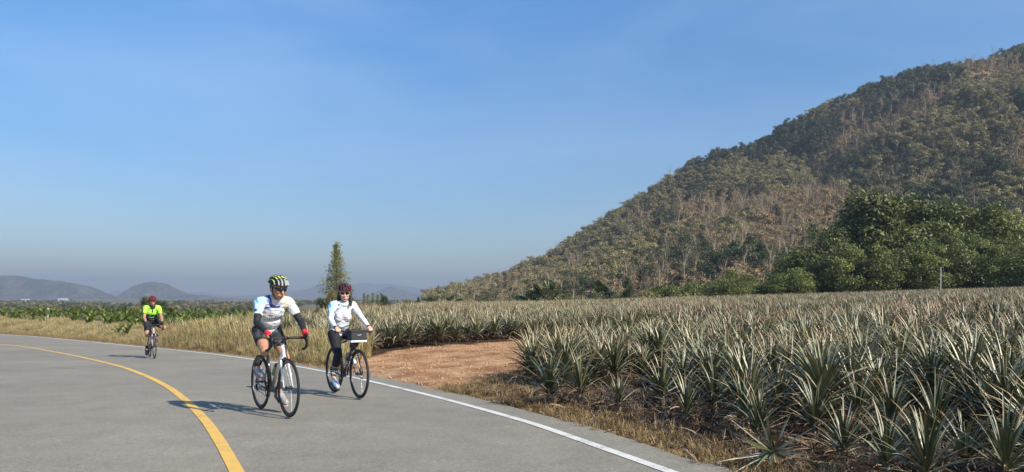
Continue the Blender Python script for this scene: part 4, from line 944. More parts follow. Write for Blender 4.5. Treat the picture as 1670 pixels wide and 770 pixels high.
def sculpt(name, mb, voxel, mats, parent, smooth=3, color=None, fold=0.0, fs=22, seed=0):
    me = mkmesh(name, np.concatenate(mb.V), mb.F); o = bpy.data.objects.new(name+'_raw', me); TMP.collection.objects.link(o)
    r = o.modifiers.new('r', 'REMESH'); r.mode = 'VOXEL'; r.voxel_size = voxel
    if smooth: s_ = o.modifiers.new('s', 'SMOOTH'); s_.iterations = smooth; s_.factor = .5
    vl = TMP.view_layers[0]; vl.update(); dg = vl.depsgraph
    out = bpy.data.meshes.new_from_object(o.evaluated_get(dg)); out.name = name
    bpy.data.objects.remove(o); out.materials.clear()
    for m in (mats if isinstance(mats, (list, tuple)) else [mats]): out.materials.append(m)
    n = len(out.vertices); co = np.empty(n*3, np.float32); out.vertices.foreach_get('co', co); co = co.reshape(-1, 3)
    if fold:
        nr = np.empty(n*3, np.float32); out.vertices.foreach_get('normal', nr); nr = nr.reshape(-1, 3)
        w = fbm(co[:, 2]*fs+co[:, 0]*fs*.6+seed, co[:, 1]*fs*.45+co[:, 0]*5, 3, 3)-.5; w = np.sign(w)*np.abs(w)**.7
        co = co+nr*(w*fold)[:, None]; out.vertices.foreach_set('co', co.astype(np.float32).ravel())
    if color is not None:
        c = np.clip(color(co), 0, 1); a = out.color_attributes.new('Col', 'FLOAT_COLOR', 'POINT'); a.data.foreach_set('color', np.c_[c, np.ones(n)].astype(np.float32).ravel())
    out.polygons.foreach_set('use_smooth', np.ones(len(out.polygons), bool)); out.update()
    return mkobj(name, out, parent)

def wheel(root, x, r, tr, rimm, rimd, ns, disc=False, phase=0.0):
    w = MB(); R1 = r-tr*1.7; prof = [(R1+.004, -.009), (R1+.004, .009), (R1-rimd*.5, .011), (R1-rimd, .004), (R1-rimd, -.004), (R1-rimd*.5, -.011)]
    w.lathe(prof, (x, 0, r), 64); wo = w.build('wheel', rimm, root, True, 40)
    t = MB(); t.lathe([(r-tr+tr*math.cos(a), tr*math.sin(a)) for a in np.linspace(0, 2*math.pi, 10, endpoint=False)], (x, 0, r), 72); t.build('tyre', M_TYRE, wo)
    s = MB()
    for k in range(ns):
        a = 2*math.pi*k/ns+phase; b = a+(.30 if k % 4 < 2 else -.30); y = .028 if k % 2 else -.028
        s.tube([(x+.02*math.cos(b), y, r+.02*math.sin(b)), (x+(R1-rimd)*math.cos(a), 0, r+(R1-rimd)*math.sin(a))], .0012, 4, False)
    s.build('spoke_set', M_SPOKE, wo)
    h = MB(); h.lathe([(.0, -.05), (.012, -.05), (.012, -.034), (.024, -.03), (.024, -.024), (.014, -.02), (.014, .02), (.024, .024), (.024, .03), (.012, .034), (.012, .05), (0, .05)], (x, 0, r), 18, closed=False); h.build('hub', M_BLACKM, wo)
    if disc:
        d = MB(); d.lathe([(.055, .034), (.078, .034), (.078, .037), (.055, .037)], (x, 0, r), 32)
        for k in range(5): a = k*1.257; d.tube([(x, .0355, r), (x+.06*math.cos(a+.3), .0355, r+.06*math.sin(a+.3))], .004, 5)
        d.build('brake_disc', M_DISC, wo)
    return wo

def bicycle(loc, heading, style, label, crank_a):
    f = Vector((heading[0], heading[1], -SL*heading[1])).normalized(); y = Vector((0, 0, 1)).cross(f).normalized(); z = f.cross(y)
    root = empty('bicycle'); root.matrix_world = Matrix(((f.x, y.x, z.x, loc[0]), (f.y, y.y, z.y, loc[1]), (f.z, y.z, z.z, loc[2]), (0, 0, 0, 1)))
    tag(root, label, 'bicycle'); P = style; r = P['r']; bb = Vector((0, 0, P['bb'])); ht = Vector(P['ht']); hb_ = Vector(P['hb']); rh = Vector((-.41, 0, r)); fh = Vector((P['fx'], 0, r)); sx, sz = P['saddle']
    st = Vector((-.155, 0, P['st'])); m0, m1 = P['fm']
    a = MB(); a.tube([ht, st], [.018, .014], 10, sy=1.0); a.tube([bb, st+(st-bb).normalized()*.03], [.018, .015], 10)
    for s_ in (-1, 1):
        a.tube([bb+Vector((-.03, .03*s_, 0)), Vector((-.2, .052*s_, (bb.z+r)/2)), rh+Vector((0, .065*s_, 0))], [.011, .009, .008], 8); a.tube([st+Vector((0, .012*s_, -.03)), rh+Vector((0, .062*s_, 0))], [.008, .006], 8)
    a.lathe([(0, -.036), (.023, -.036), (.023, .036), (0, .036)], bb, 16, closed=False); fr = a.build('frame', m0, root)
    a = MB(); d_ = (hb_-ht).normalized(); a.tube([bb+Vector((.01, 0, .01)), hb_-d_*.03+Vector((-.012, 0, 0))], [.021, .024], 12); a.build('down_tube', P.get('dm', m0), fr)
    a = MB(); a.tube([ht-d_*.01, hb_+d_*.01], [.021, .025], 12); a.build('head_tube', m1, fr)
    a = MB(); a.tube([hb_+d_*.012, hb_+d_*.035], .022, 12)
    for s_ in (-1, 1):
        p = hb_+d_*.03; a.tube([p+Vector((0, .012*s_, .0)), p+Vector((.012, .040*s_, -.035)), p.lerp(fh, .55)+Vector((-.012, .050*s_, 0)), fh+Vector((0, .052*s_, 0))], [.014, .014, .011, .007], 8, sy=.8)
    a.build('fork', m1, root)
    wheel(root, -.41, r, P['tr'], P['rim'], P['rd'], 28, P['disc']); wheel(root, P['fx'], r, P['tr'], P['rim'], P['rd'], 24, P['disc'], .1)
    a = MB(); a.tube([st, Vector((sx+.03, 0, sz-.05))], .0135, 10); a.build('seatpost', M_BLACKM, root)
    a = MB(); k = 9; V = []
    for i in range(k):
        t = i/(k-1); w = .072*(1-t)**1.2+.016; zz = sz+.012*(1-2*t)**2-.01*t
        for j in range(8): an = 2*math.pi*j/8; V.append((sx-.13+.27*t, math.cos(an)*w, zz-.018+math.sin(an)*(.022 if math.sin(an) > 0 else .028)))
    Fc = [(i*8+j, i*8+(j+1) % 8, (i+1)*8+(j+1) % 8, (i+1)*8+j) for i in range(k-1) for j in range(8)]+[tuple(range(8))[::-1], tuple((k-1)*8+j for j in range(8))]
    a.add(V, Fc); a.build('saddle', M_RUB, root)
    sb = ht-d_*.03; a = MB(); bc = Vector(P['bar']); a.tube([ht, sb], .018, 10); a.tube([sb, bc], [.016, .015], 10); a.tube([bc+Vector((0, -.025, 0)), bc+Vector((0, .025, 0))], .02, 10); a.build('stem', M_BLACKM, root)
    a = MB(); hw = P['hw']
    if P['drop']:
        for s_ in (-1, 1):
            pts = [bc, bc+Vector((0, .10*s_, 0)), bc+Vector((.01, hw*.9*s_, 0)), bc+Vector((.04, hw*s_, .0)), bc+Vector((.085, (hw+.005)*s_, -.01)), bc+Vector((.115, (hw+.01)*s_, -.05)), bc+Vector((.09, (hw+.012)*s_, -.105)), bc+Vector((.03, (hw+.012)*s_, -.132)), bc+Vector((-.03, (hw+.012)*s_, -.136))]
            a.tube(catmull([pts[0]-(pts[1]-pts[0])]+[tuple(p) for p in pts]+[tuple(pts[-1]+(pts[-1]-pts[-2]))], 4).tolist() if False else pts, [.0155, .0155, .016, .0165, .0165, .016, .016, .016, .016], 9)
        hbobj = a.build('handlebar', M_TAPE, root)
        for s_ in (-1, 1):
            q = MB(); b0 = bc+Vector((.075, (hw+.005)*s_, .0)); q.tube([b0+Vector((-.03, 0, .002)), b0+Vector((.015, 0, .012)), b0+Vector((.05, 0, .035)), b0+Vector((.062, 0, .055))], [.016, .018, .018, .012], 10); q.build('brake_hood', M_RUB, hbobj)
            q = MB(); q.tube([b0+Vector((.058, 0, .03)), b0+Vector((.075, -.003*s_, -.02)), b0+Vector((.06, -.003*s_, -.08)), b0+Vector((.052, 0, -.1))], [.010, .007, .006, .004], 8, sy=1.4); q.build('brake_lever', M_BLACKM, hbobj)
    else:
        a.tube([bc+Vector((-.02, -hw, 0)), bc+Vector((0, -.08, 0)), bc+Vector((0, .08, 0)), bc+Vector((-.02, hw, 0))], .0125, 10); hbobj = a.build('handlebar', M_BLACKM, root)
        for s_ in (-1, 1):
            q = MB(); q.tube([bc+Vector((-.012, (hw-.13)*s_, 0)), bc+Vector((-.021, (hw+.005)*s_, 0))], [.017, .018], 10); q.build('grip', M_RUB, hbobj)
            q = MB(); q.tube([bc+Vector((.015, (hw-.17)*s_, -.01)), bc+Vector((.045, (hw-.13)*s_, -.02)), bc+Vector((.04, (hw-.03)*s_, -.03))], [.009, .006, .005], 7); q.build('brake_lever', M_BLACKM, hbobj)
    # drivetrain on the rider's right (-y)
    a = MB(); a.lathe([(.085, -.047), (.096, -.047), (.096, -.043), (.085, -.043)], bb, 40)
    for k in range(5): an = k*1.257+.4; a.tube([bb+Vector((0, -.045, 0)), bb+Vector((.088*math.cos(an), -.045, .088*math.sin(an)))], .005, 5)
    a.build('chainring', M_BLACKM, root)
    for s_ in (-1, 1):
        ca_ = crank_a+(math.pi if s_ > 0 else 0); e_ = bb+Vector((.17*math.sin(ca_), 0, .17*math.cos(ca_))); a = MB(); a.tube([bb+Vector((0, .055*s_, 0)), e_+Vector((0, .07*s_, 0))], [.014, .010], 8); cr = a.build('crank_arm', M_BLACKM, root)
        a = MB(); a.box(e_+Vector((0, .115*s_, 0)), (.075, .07, .014)); a.tube([e_+Vector((0, .06*s_, 0)), e_+Vector((0, .15*s_, 0))], .007, 7); a.build('pedal', M_BLACKM, cr, True, 30)
    a = MB(); a.lathe([(0, -.046), (.045, -.046), (.045, -.042), (.03, -.03), (.03, -.026), (0, -.026)], rh, 20, closed=False); a.build('cassette', M_CHAIN, root)
    a = MB(); a.tube([bb+Vector((0, -.045, .093)), rh+Vector((0, -.042, .043))], .004, 5); a.tube([bb+Vector((0, -.045, -.093)), rh+Vector((.03, -.042, -.10)), rh+Vector((.0, -.042, -.05))], .004, 5); a.build('chain', M_CHAIN, root)
    a = MB(); a.tube([rh+Vector((0, -.05, -.01)), rh+Vector((.015, -.055, -.06)), rh+Vector((.03, -.045, -.11))], [.010, .013, .010], 8); a.build('rear_derailleur', M_BLACKM, root)
    if not P['disc']:
        for p, nm in ((hb_+d_*.02+Vector((.035, 0, -.01)), 'brake_caliper'), (st+Vector((-.07, 0, -.045)), 'brake_caliper')):
            a = MB()
            for s_ in (-1, 1): a.tube([p, p+Vector((.0, .032*s_, -.015)), p+Vector((.0, .018*s_, -.05))], [.010, .009, .007], 7)
            a.build(nm, M_BLACKM, root)
    else:
        a = MB(); a.box(fh+Vector((-.045, .04, .05)), (.04, .03, .055)); a.build('brake_caliper', M_BLACKM, root, True, 30)
    for s_ in ((-1, 1) if P['drop'] else (1,)):                       # cables from the levers
        a = MB(); a.tube([bc+Vector((.05, hw*.8*s_, 0)), bc+Vector((.10, hw*.4*s_, .02)), bc+Vector((.06, .02*s_, -.04)), hb_+Vector((.0, .02*s_, .02))], .0024, 5); a.build('brake_cable', M_RUB, root)
    return root

def bottle(bike, c, d, L_, r, mats, label, stripes=0):
    o = empty('water_bottle'); o.matrix_world = bike.matrix_world @ Matrix.Translation(c) @ Vector((0, 0, 1)).rotation_difference(Vector(d)).to_matrix().to_4x4(); tag(o, label, 'bottle')
    a = MB(); a.tube([(0, 0, -L_/2), (0, 0, -L_/2+.006), (0, 0, L_*.1), (0, 0, L_*.16), (0, 0, L_*.22), (0, 0, L_*.3)], [r*.9, r, r, r*.88, r, r*.96], 16); a.build('bottle_body', mats[0], o, True, 50)
    a = MB(); a.tube([(0, 0, L_*.3), (0, 0, L_*.40), (0, 0, L_*.43), (0, 0, L_*.5)], [r*.98, r*.9, r*.35, r*.3], 14); a.build('cap', mats[1], o, True, 50)
    for k in range(stripes):
        a = MB(); a.tube([(0, 0, -L_*.4+k*L_*.2), (0, 0, -L_*.4+k*L_*.2+L_*.09)], r*1.02, 16); a.build('stripe', mats[1], o, True, 50)
    return o

def ik(a, c, l1, l2, pole):
    a = Vector(a); c = Vector(c); d = c-a; D = min(d.length, (l1+l2)*.998); u = d.normalized(); x = (l1*l1-l2*l2+D*D)/(2*D); h = math.sqrt(max(l1*l1-x*x, 0)); p = Vector(pole); p = (p-u*p.dot(u)).normalized()
    return a+u*x+p*h
def hand(mb, wrist, G, A, U, Fd, side_thumb, s=1.0, grow=0.0, fingers=1.0):
    """palm over the grip centre G, four fingers spread along A curling over towards Fd and back under, thumb on the other side"""
    G = Vector(G); A = Vector(A).normalized(); U = Vector(U).normalized(); Fd = Vector(Fd).normalized(); w = Vector(wrist); g = grow
    kn = []
    for i, (o, ln) in enumerate(((-.030, .92), (-.010, 1.0), (.010, .97), (.029, .8))):
        k0 = G+A*o*s*side_thumb*-1+U*.031*s+Fd*.004*s; kn.append(k0)
        p1 = k0+Fd*.030*s*ln-U*.008*s; p2 = p1+Fd*.006*s-U*.026*s*ln; p3 = p2-Fd*.022*s*ln-U*.012*s
        rr_ = [.0095*s+g, .0088*s+g, .0082*s+g, .0072*s+g]
        if fingers >= 1: mb.chain([k0, p1, p2, p3], rr_, 8)
        elif fingers > 0: mb.chain([k0, k0.lerp(p1, .85)], rr_[:2], 8)
        mb.caps(w.lerp(k0, .25), k0, .017*s+g, .011*s+g, 8)
    c = sum(kn, Vector())/4; mb.caps(w, w.lerp(c, .55), .024*s+g, .030*s+g, 12)
    th0 = w.lerp(c, .35)+A*.024*s*side_thumb; t1 = G+A*.043*s*side_thumb-Fd*.018*s+U*.012*s; t2 = G+A*.038*s*side_thumb+Fd*.014*s-U*.012*s
    mb.chain([th0, t1, t1.lerp(t2, .55)] if fingers < 1 else [th0, t1, t1.lerp(t2, .55), t2], [.014*s+g, .0115*s+g, .0105*s+g, .009*s+g], 8)

def rider(bike, P):
    root = empty('person'); root.matrix_world = bike.matrix_world.copy(); tag(root, P['label'], 'person')
    s = P.get('s', 1.0); skin = P['skin']; hipc = Vector(P['hip']); shc = Vector(P['sh']); hw = P['hipw']; sw = P['shw']; up = (shc-hipc).normalized(); lat = Vector((0, 1, 0)); fw = lat.cross(up).normalized()
    rotM = Matrix((fw, lat, up)).transposed(); fem = P.get('fem', False); b = P.get('bulk', 1.0); TL = (shc-hipc).length
    neck0 = shc+up*.05+fw*.005; head = Vector(P['head']); yaw = P.get('yaw', 0); pit = P.get('pitch', 0)
    HR = Matrix.Rotation(yaw, 3, 'Z') @ Matrix.Rotation(pit, 3, 'Y'); hp = lambda x, y, z: head+HR @ (Vector((x, y, z))*s)
    bbz = P['bb']
    L = {}
    for sd in (-1, 1):
        ca_ = P['crank']+(math.pi if sd > 0 else 0); ped = Vector((.17*math.sin(ca_), .115*sd, bbz+.17*math.cos(ca_)+.012)); tilt = P['foot'][0 if sd < 0 else 1]
        ft = Vector((math.cos(tilt), .05*sd, -math.sin(tilt))).normalized(); fu = Vector((math.sin(tilt), 0, math.cos(tilt)))
        ank = ped-ft*.125*s+fu*.105*s; hip = hipc+lat*hw*sd+Vector((.02, 0, -.01)); kn = ik(hip, ank, P['thigh'], P['shin'], (1, P['knee'][0 if sd < 0 else 1]*sd, .25))
        sh = shc+lat*sw*sd; G = Vector(P['grip']); G.y *= sd; wr = Vector(P['wrist']); wr.y *= sd; el = ik(sh, wr, P['uarm'], P['farm'], P['elpole'][:1]+(P['elpole'][1]*sd,)+P['elpole'][2:])
        L[sd] = (hip, kn, ank, ped, ft, fu, sh, el, wr, G)
    ar = P.get('arm', 1.0); lr = P.get('leg', 1.0)
    def torso(m, g, low=True):
        m.ell(hipc+up*TL*.70, (.108*b+g, (.155 if not fem else .138)*b+g, TL*.34+g*.5), rotM)
        m.ell(hipc+up*TL*.36+fw*.01*b, (.100*b+g, (.138 if not fem else .122)*b+g, TL*.34+g*.5), rotM)
        m.ell(hipc+up*.02, (.112*b+g, (.150 if not fem else .158)*b+g, .13+g*.5), rotM)
        m.caps(L[-1][6]-up*.015, L[1][6]-up*.015, .058+g, .058+g, 14)
        if fem:
            for sd in (-1, 1): m.ell(hipc+up*TL*.64+fw*.070+lat*.055*sd, (.042+g, .055+g, .055+g), rotM)
        for sd in (-1, 1): m.caps(neck0-up*.01, L[sd][6]+up*.0, .052+g, .050+g, 12)
    def limb_leg(m, sd, g, t0=0.0, t1=1.0, flat=False):
        hip, kn, ank = L[sd][:3]
        prof = [(0, .088), (.35, .079), (.75, .060), (1, .052), (1.12, .050), (1.35, .055), (1.6, .044), (1.85, .033), (2, .034)]
        P_, R_ = [], []
        ts = sorted(set([t0, t1]+[p[0] for p in prof if t0 < p[0] < t1]))
        for t in ts:
            p = hip.lerp(kn, t) if t <= 1 else kn.lerp(ank, t-1)
            if 1.1 < t < 1.8: p = p-Vector((.012, 0, 0))
            P_.append(p); R_.append(np.interp(t, [q[0] for q in prof], [q[1] for q in prof])*lr*(1.0 if t < 1 or not fem else .94)+g)
        if flat: m.tube(P_, R_, 18)
        else: m.chain(P_, R_, 14)
    def limb_arm(m, sd, g, t0=0.0, t1=2.0, flat=False):
        sh, el, wr = L[sd][6:9]; prof = [(0, .052), (.4, .046), (.85, .039), (1, .038), (1.25, .040), (1.7, .029), (2, .026)]; P_, R_ = [], []
        for t in sorted(set([t0, t1]+[p[0] for p in prof if t0 < p[0] < t1])):
            P_.append(sh.lerp(el, t) if t <= 1 else el.lerp(wr, t-1)); R_.append(np.interp(t, [q[0] for q in prof], [q[1] for q in prof])*ar+g)
        if flat: m.tube(P_, R_, 16)
        else: m.chain(P_, R_, 12)
    # --- one continuous body
    m = MB(); torso(m, 0); m.caps(neck0-up*.02, hp(-.02, 0, -.06), .058, .052, 14)
    m.ell(hp(-.008, 0, .02), (.098*s, .076*s, .100*s), HR); m.ell(hp(.024, 0, -.045), (.066*s, .058*s, .062*s), HR); m.ell(hp(.045, 0, -.088), (.032*s, .034*s, .024*s), HR)
    m.ell(hp(.060, 0, .012), (.030*s, .052*s, .030*s), HR)
    m.caps(hp(.090, 0, .005), hp(.106, 0, -.030), .009*s, .015*s, 10); m.ell(hp(.096, 0, -.035), (.014*s, .019*s, .010*s), HR)
    for sd in (-1, 1):
        m.ell(hp(.070, .034*sd, -.020), (.024*s, .024*s, .022*s), HR); m.ell(hp(-.01, .077*sd, -.008), (.020*s, .010*s, .032*s), HR)
        m.ell(hp(.068, .022*sd, -.060), (.022*s, .02*s, .016*s), HR)
    m.ell(hp(.086, 0, -.056), (.014*s, .026*s, .007*s), HR); m.ell(hp(.083, 0, -.069), (.014*s, .022*s, .008*s), HR)
    for sd in (-1, 1):
        limb_leg(m, sd, 0); limb_arm(m, sd, 0); hip, kn, ank, ped, ft, fu, sh, el, wr, G = L[sd]
        m.ell(kn+Vector((.012, 0, .01)), (.048*lr, .05*lr, .055*lr)); m.caps(ank, ank-fu*.03+ft*.05, .036, .034, 10); m.caps(ank-fu*.045-ft*.035, ped+fu*.028+ft*.03, .026, .030, 10)
        ax = Vector(P['gA']); ax.y *= sd; Fd = Vector(P['gF']); Fd.y *= sd if P['gFside'] else 1; U_ = Vector(P['gU']); U_.y *= sd
        hand(m, wr, G, ax, U_, Fd, P['thumb'], P.get('hs', 1.0))
    sculpt('body', m, .0052, skin, root, 3)
    # lips / smile
    a = MB(); k = 9; up_ = []; lo = []
    for j in range(k):
        t = j/(k-1)*2-1; yy = t*(.027 if P.get('smile') else .021); cz = -.062+(.010*t*t if P.get('smile') else -.001*t*t); xx = .0995-.016*t*t
        hh = (1-t*t)*(.007 if P.get('smile') else .0062)+.001; up_.append((xx, yy, cz+hh)); lo.append((xx-.001, yy, cz-hh))
    V = [tuple(hp(*v)) for v in up_+lo]+[tuple(hp(v[0]-.012, v[1], v[2])) for v in up_+lo]
    Fc = [(j, j+1, k+j+1, k+j) for j in range(k-1)]+[(2*k+j, 3*k+j, 3*k+j+1, 2*k+j+1) for j in range(k-1)]+[(j+1, j, 2*k+j, 2*k+j+1) for j in range(k-1)]+[(k+j, k+j+1, 3*k+j+1, 3*k+j) for j in range(k-1)]
    a.add(V, Fc); mo = a.build('mouth', M_LIP, root)
    if P.get('smile'):
        a = MB(); a.tube([hp(.0905, -.017, -.056), hp(.0995, -.006, -.0605), hp(.0995, .006, -.0605), hp(.0905, .017, -.056)], [.001, .0022, .0022, .001], 8); a.build('teeth', M_TEETH, mo)
    # --- clothes
    js = P['sleeve']; m = MB(); torso(m, .014)
    m.tube([neck0-up*.03, neck0.lerp(hp(-.02, 0, -.06), .42)], [.076, .062], 16)
    for sd in (-1, 1): limb_arm(m, sd, .013, 0, js*.999, True); m.caps(L[sd][6], L[sd][6].lerp(L[sd][7], .2), .060*ar, .054*ar)
    if P.get('hem'): m.ell(hipc+up*.05-fw*.01, (.135*b, .172*b, .12), rotM)
    jer = sculpt('jersey', m, .0065, M_JERSEY, root, 2, lambda c: P['jcol'](c, dict(hipc=hipc, shc=shc, up=up, fw=fw, L=L, neck=neck0)), .013, 24, P.get('seed', 0))
    m = MB(); m.ell(hipc+up*.0, (.122*b, .160*b, .125), rotM)
    for sd in (-1, 1): limb_leg(m, sd, .010, 0, P['shorts'], True); m.caps(L[sd][0], L[sd][0].lerp(L[sd][1], .3), .100*lr, .092*lr)
    [m.ell(L[sd][1]+Vector((.012, 0, .01)), (.060*lr, .060*lr, .066*lr)) for sd in (-1, 1) if P['shorts'] > 1]
    sculpt('shorts' if P['shorts'] < 1 else 'tights', m, .0065, M_SHORTS, root, 2, lambda c: P['scol'](c), .006, 26, 5)
    for sd in (-1, 1):
        if P.get('armsleeve'): m = MB(); limb_arm(m, sd, .0045, js*.85, 1.93, True); sculpt('arm_sleeve', m, .005, P['armsleeve'], root, 1, None, .003, 60)
        hip, kn, ank, ped, ft, fu, sh, el, wr, G = L[sd]
        if P.get('wristband'): a = MB(); a.tube([el.lerp(wr, .9), el.lerp(wr, 1.02)], .0325*ar, 12); a.build('wristband', M_BLKF, root)
        if P.get('glove'):
            m = MB(); ax = Vector(P['gA']); ax.y *= sd; Fd = Vector(P['gF']); Fd.y *= sd if P['gFside'] else 1; U_ = Vector(P['gU']); U_.y *= sd
            hand(m, wr, G, ax, U_, Fd, P['thumb'], P.get('hs', 1.0), .0028, .5); m.tube([el.lerp(wr, .93), wr.lerp(G, .2)], [.032, .030], 12); sculpt('glove', m, .0045, P['glove'], root, 1)
        if P.get('sock'): a = MB(); a.tube([kn.lerp(ank, .80), kn.lerp(ank, .9), ank-fu*.02], [.037*lr, .036, .040], 14); a.build('sock', P['sock'], root)
        # shoe
        m = MB(); heel = ank-fu*.055-ft*.045*s; toe = ped+ft*.095*s+fu*.028; m.chain([heel, ank-fu*.05+ft*.05*s, ped+fu*.036, toe], [.037*s, .040*s, .043*s, .032*s], 14); m.tube([ank-fu*.07, ank-fu*.02], [.046*s, .043*s], 14)
        sh_ = sculpt('shoe', m, .0055, P['shoe'], root, 2)
        a = MB(); n_ = 9; V = []; Lf = (toe-heel).length
        for j in range(n_):
            t = j/(n_-1); w_ = (.034+.012*math.sin(t*3.1))*s*(1 if 0 < j < n_-1 else .55); c = heel.lerp(toe, -.06+1.14*t)-fu*.034; q = [c+lat*w_, c-lat*w_, c+lat*w_-fu*.014, c-lat*w_-fu*.014]; V += [tuple(v) for v in q]
        Fc = [f_ for j in range(n_-1) for f_ in ((j*4, j*4+4, j*4+5, j*4+1), (j*4+2, j*4+3, j*4+7, j*4+6), (j*4, j*4+2, j*4+6, j*4+4), (j*4+1, j*4+5, j*4+7, j*4+3))]+[(0, 1, 3, 2), ((n_-1)*4, (n_-1)*4+2, (n_-1)*4+3, (n_-1)*4+1)]
        a.add(V, Fc); a.build('sole', P['sole'], sh_)
        for k_ in range(3):
            c = (ank-fu*.02+ft*.055*s).lerp(ped+fu*.075+ft*.0, k_/2.4); a = MB(); a.tube([c+lat*.040-fu*.03, c+lat*.022+fu*.004, c-lat*.022+fu*.004, c-lat*.040-fu*.03], .006, 6); a.build('shoe_strap', P.get('strapm', M_SOLE), sh_)
    # --- sunglasses
    a = MB(); k = 13; V = []
    for j in range(k):
        t = j/(k-1)*2-1; an = t*1.08; x_ = .0+.104*math.cos(an)*1.0; y_ = .080*math.sin(an); n_ = abs(t) < .12
        tp_ = .028-.006*t*t; bt_ = (-.004 if not n_ else .008)-(.010 if .12 < abs(t) < .75 else 0)+.018*max(0, abs(t)-.6)
        V += [(x_+.005, y_, tp_), (x_+.005, y_, bt_)]
    if P.get('round_lens'):
        for sd in (-1, 1):
            q = MB(); pts = [hp(.106-abs(.034*sd+.026*math.cos(u_))*.42+.004, .034*sd+.026*math.cos(u_), .010+.019*math.sin(u_)) for u_ in np.linspace(0, 6.283, 16, endpoint=False)]
            pts2 = [p-HR @ Vector((.006, 0, 0)) for p in pts]; q.add([tuple(p) for p in pts+pts2], [tuple(range(16)), tuple(range(31, 15, -1))]+[(i, 16+i, 16+(i+1) % 16, (i+1) % 16) for i in range(16)])
            q.build('lens', P['lens'], root, False)
        g0 = MB(); g0.tube([hp(.100, -.012, .014), hp(.108, 0, .017), hp(.100, .012, .014)], .003, 6); gl = g0.build('sunglasses', M_HBLK, root)
        for o in list(root.children):
            if o.name.startswith('lens'): o.parent = gl
    else:
        vv = [tuple(hp(*v)) for v in V]+[tuple(hp(v[0]-.005, v[1]*.97, v[2])) for v in V]; n2 = len(V)
        fq = [(2*j, 2*j+1, 2*j+3, 2*j+2) for j in range(k-1)]; fq += [(n2+2*j+2, n2+2*j+3, n2+2*j+1, n2+2*j) for j in range(k-1)]+[(2*j, 2*j+2, n2+2*j+2, n2+2*j) for j in range(k-1)]+[(2*j+3, 2*j+1, n2+2*j+1, n2+2*j+3) for j in range(k-1)]
        a.add(vv, fq); gl = a.build('sunglasses', P['lens'], root)
    for sd in (-1, 1): a = MB(); a.tube([hp(.055, .077*sd, .018), hp(.0, .083*sd, .016), hp(-.045, .080*sd, .008)], [.004, .0035, .003], 6); a.build('temple_arm', M_HBLK, gl)
    # --- helmet: dark shell with raised ribs along it
    hc = (-.012, 0, .062); hr = (.128, .093, .082)
    def hpt(th, ph, k=1.0, dz=0): return hp(hc[0]+hr[0]*k*math.cos(th)*math.sin(ph), hc[1]+hr[1]*k*math.sin(th)*math.sin(ph), hc[2]+hr[2]*k*math.cos(ph)+dz)
    a = MB(); nu, nv = 28, 10; V = [tuple(hpt(2*math.pi*i/nu, .02+1.66*j/nv, .90)) for j in range(nv+1) for i in range(nu)]+[tuple(hpt(2*math.pi*i/nu, .02+1.66*j/nv, .80)) for j in range(nv+1) for i in range(nu)]
    o_ = nu*(nv+1); Fc = [(j*nu+i, (j+1)*nu+i, (j+1)*nu+(i+1) % nu, j*nu+(i+1) % nu) for j in range(nv) for i in range(nu)]; Fc += [tuple(o_+q for q in f_[::-1]) for f_ in Fc]+[(nv*nu+i, o_+nv*nu+i, o_+nv*nu+(i+1) % nu, nv*nu+(i+1) % nu) for i in range(nu)]
    a.add(V, Fc); hel = a.build('helmet', M_HBLK, root)
    for k_, y0 in enumerate((-.86, -.56, -.22, .22, .56, .86)):
        V = []; n_ = 15
        for j in range(n_):
            x0 = 1.02-2.02*j/(n_-1); rr2 = 1-y0*y0*(1-.15*x0*x0); x_ = x0*math.sqrt(max(rr2, .05))*.99; z_ = math.sqrt(max(1-y0*y0-x_*x_*.98, 0)); w_ = (.13 if abs(y0) < .8 else .10)*(.55+.45*math.sin(math.pi*min(1, j/(n_-1)*.9+.15)))
            for q, kk in ((-1, .98), (-.6, 1.07), (.6, 1.07), (1, .98)):
                yy = y0+q*w_; V.append(tuple(hp(hc[0]+hr[0]*x_*kk, hc[1]+hr[1]*yy*kk, hc[2]+hr[2]*z_*kk-.004)))
        Fc = [(j*4+i, j*4+i+1, (j+1)*4+i+1, (j+1)*4+i) for j in range(n_-1) for i in range(3)]; mi = [P['rib'](j, k_) for j in range(n_-1) for i in range(3)]
        Fc += [(0, 1, 2, 3), ((n_-1)*4+3, (n_-1)*4+2, (n_-1)*4+1, (n_-1)*4)]; mi += [mi[0], mi[-1]]
        me = mkmesh('rib', V, Fc, P['ribm'], True, mi); mkobj('rib', me, hel)
    a = MB()
    for i in range(nu): pass
    ring = [hpt(2*math.pi*i/nu, 1.55+.06*math.cos(2*math.pi*i/nu*1), 1.0, -.006) for i in range(nu+1)]; a.tube(ring, .010, 7); a.build('helmet_rim', P['rimm'], hel)
    for t_ in (-.5, .1, .6): a = MB(); a.tube([hp(hc[0]+hr[0]*t_, hc[1]+hr[1]*y_*math.sqrt(1-t_*t_), hc[2]+hr[2]*math.sqrt(max(0, (1-t_*t_)*(1-y_*y_)))*1.0) for y_ in np.linspace(-.93, .93, 11)], .009, 6); a.build('cross_rib', P['rimm'], hel)
    for sd in (-1, 1): a = MB(); a.tube([hp(.02, .084*sd, .03), hp(.018, .074*sd, -.05), hp(.03, .030*sd, -.102), hp(.035, 0, -.113)], .0035, 6, sy=2); a.tube([hp(-.06, .076*sd, .02), hp(.014, .077*sd, -.04)], .0035, 6); a.build('chin_strap', M_HBLK, hel)
    # hair
    m = MB(); m.ell(hp(-.022, 0, .018), (.094*s, .082*s, .090*s), HR); m.ell(hp(-.045, 0, -.03), (.066*s, .070*s, .06*s), HR)
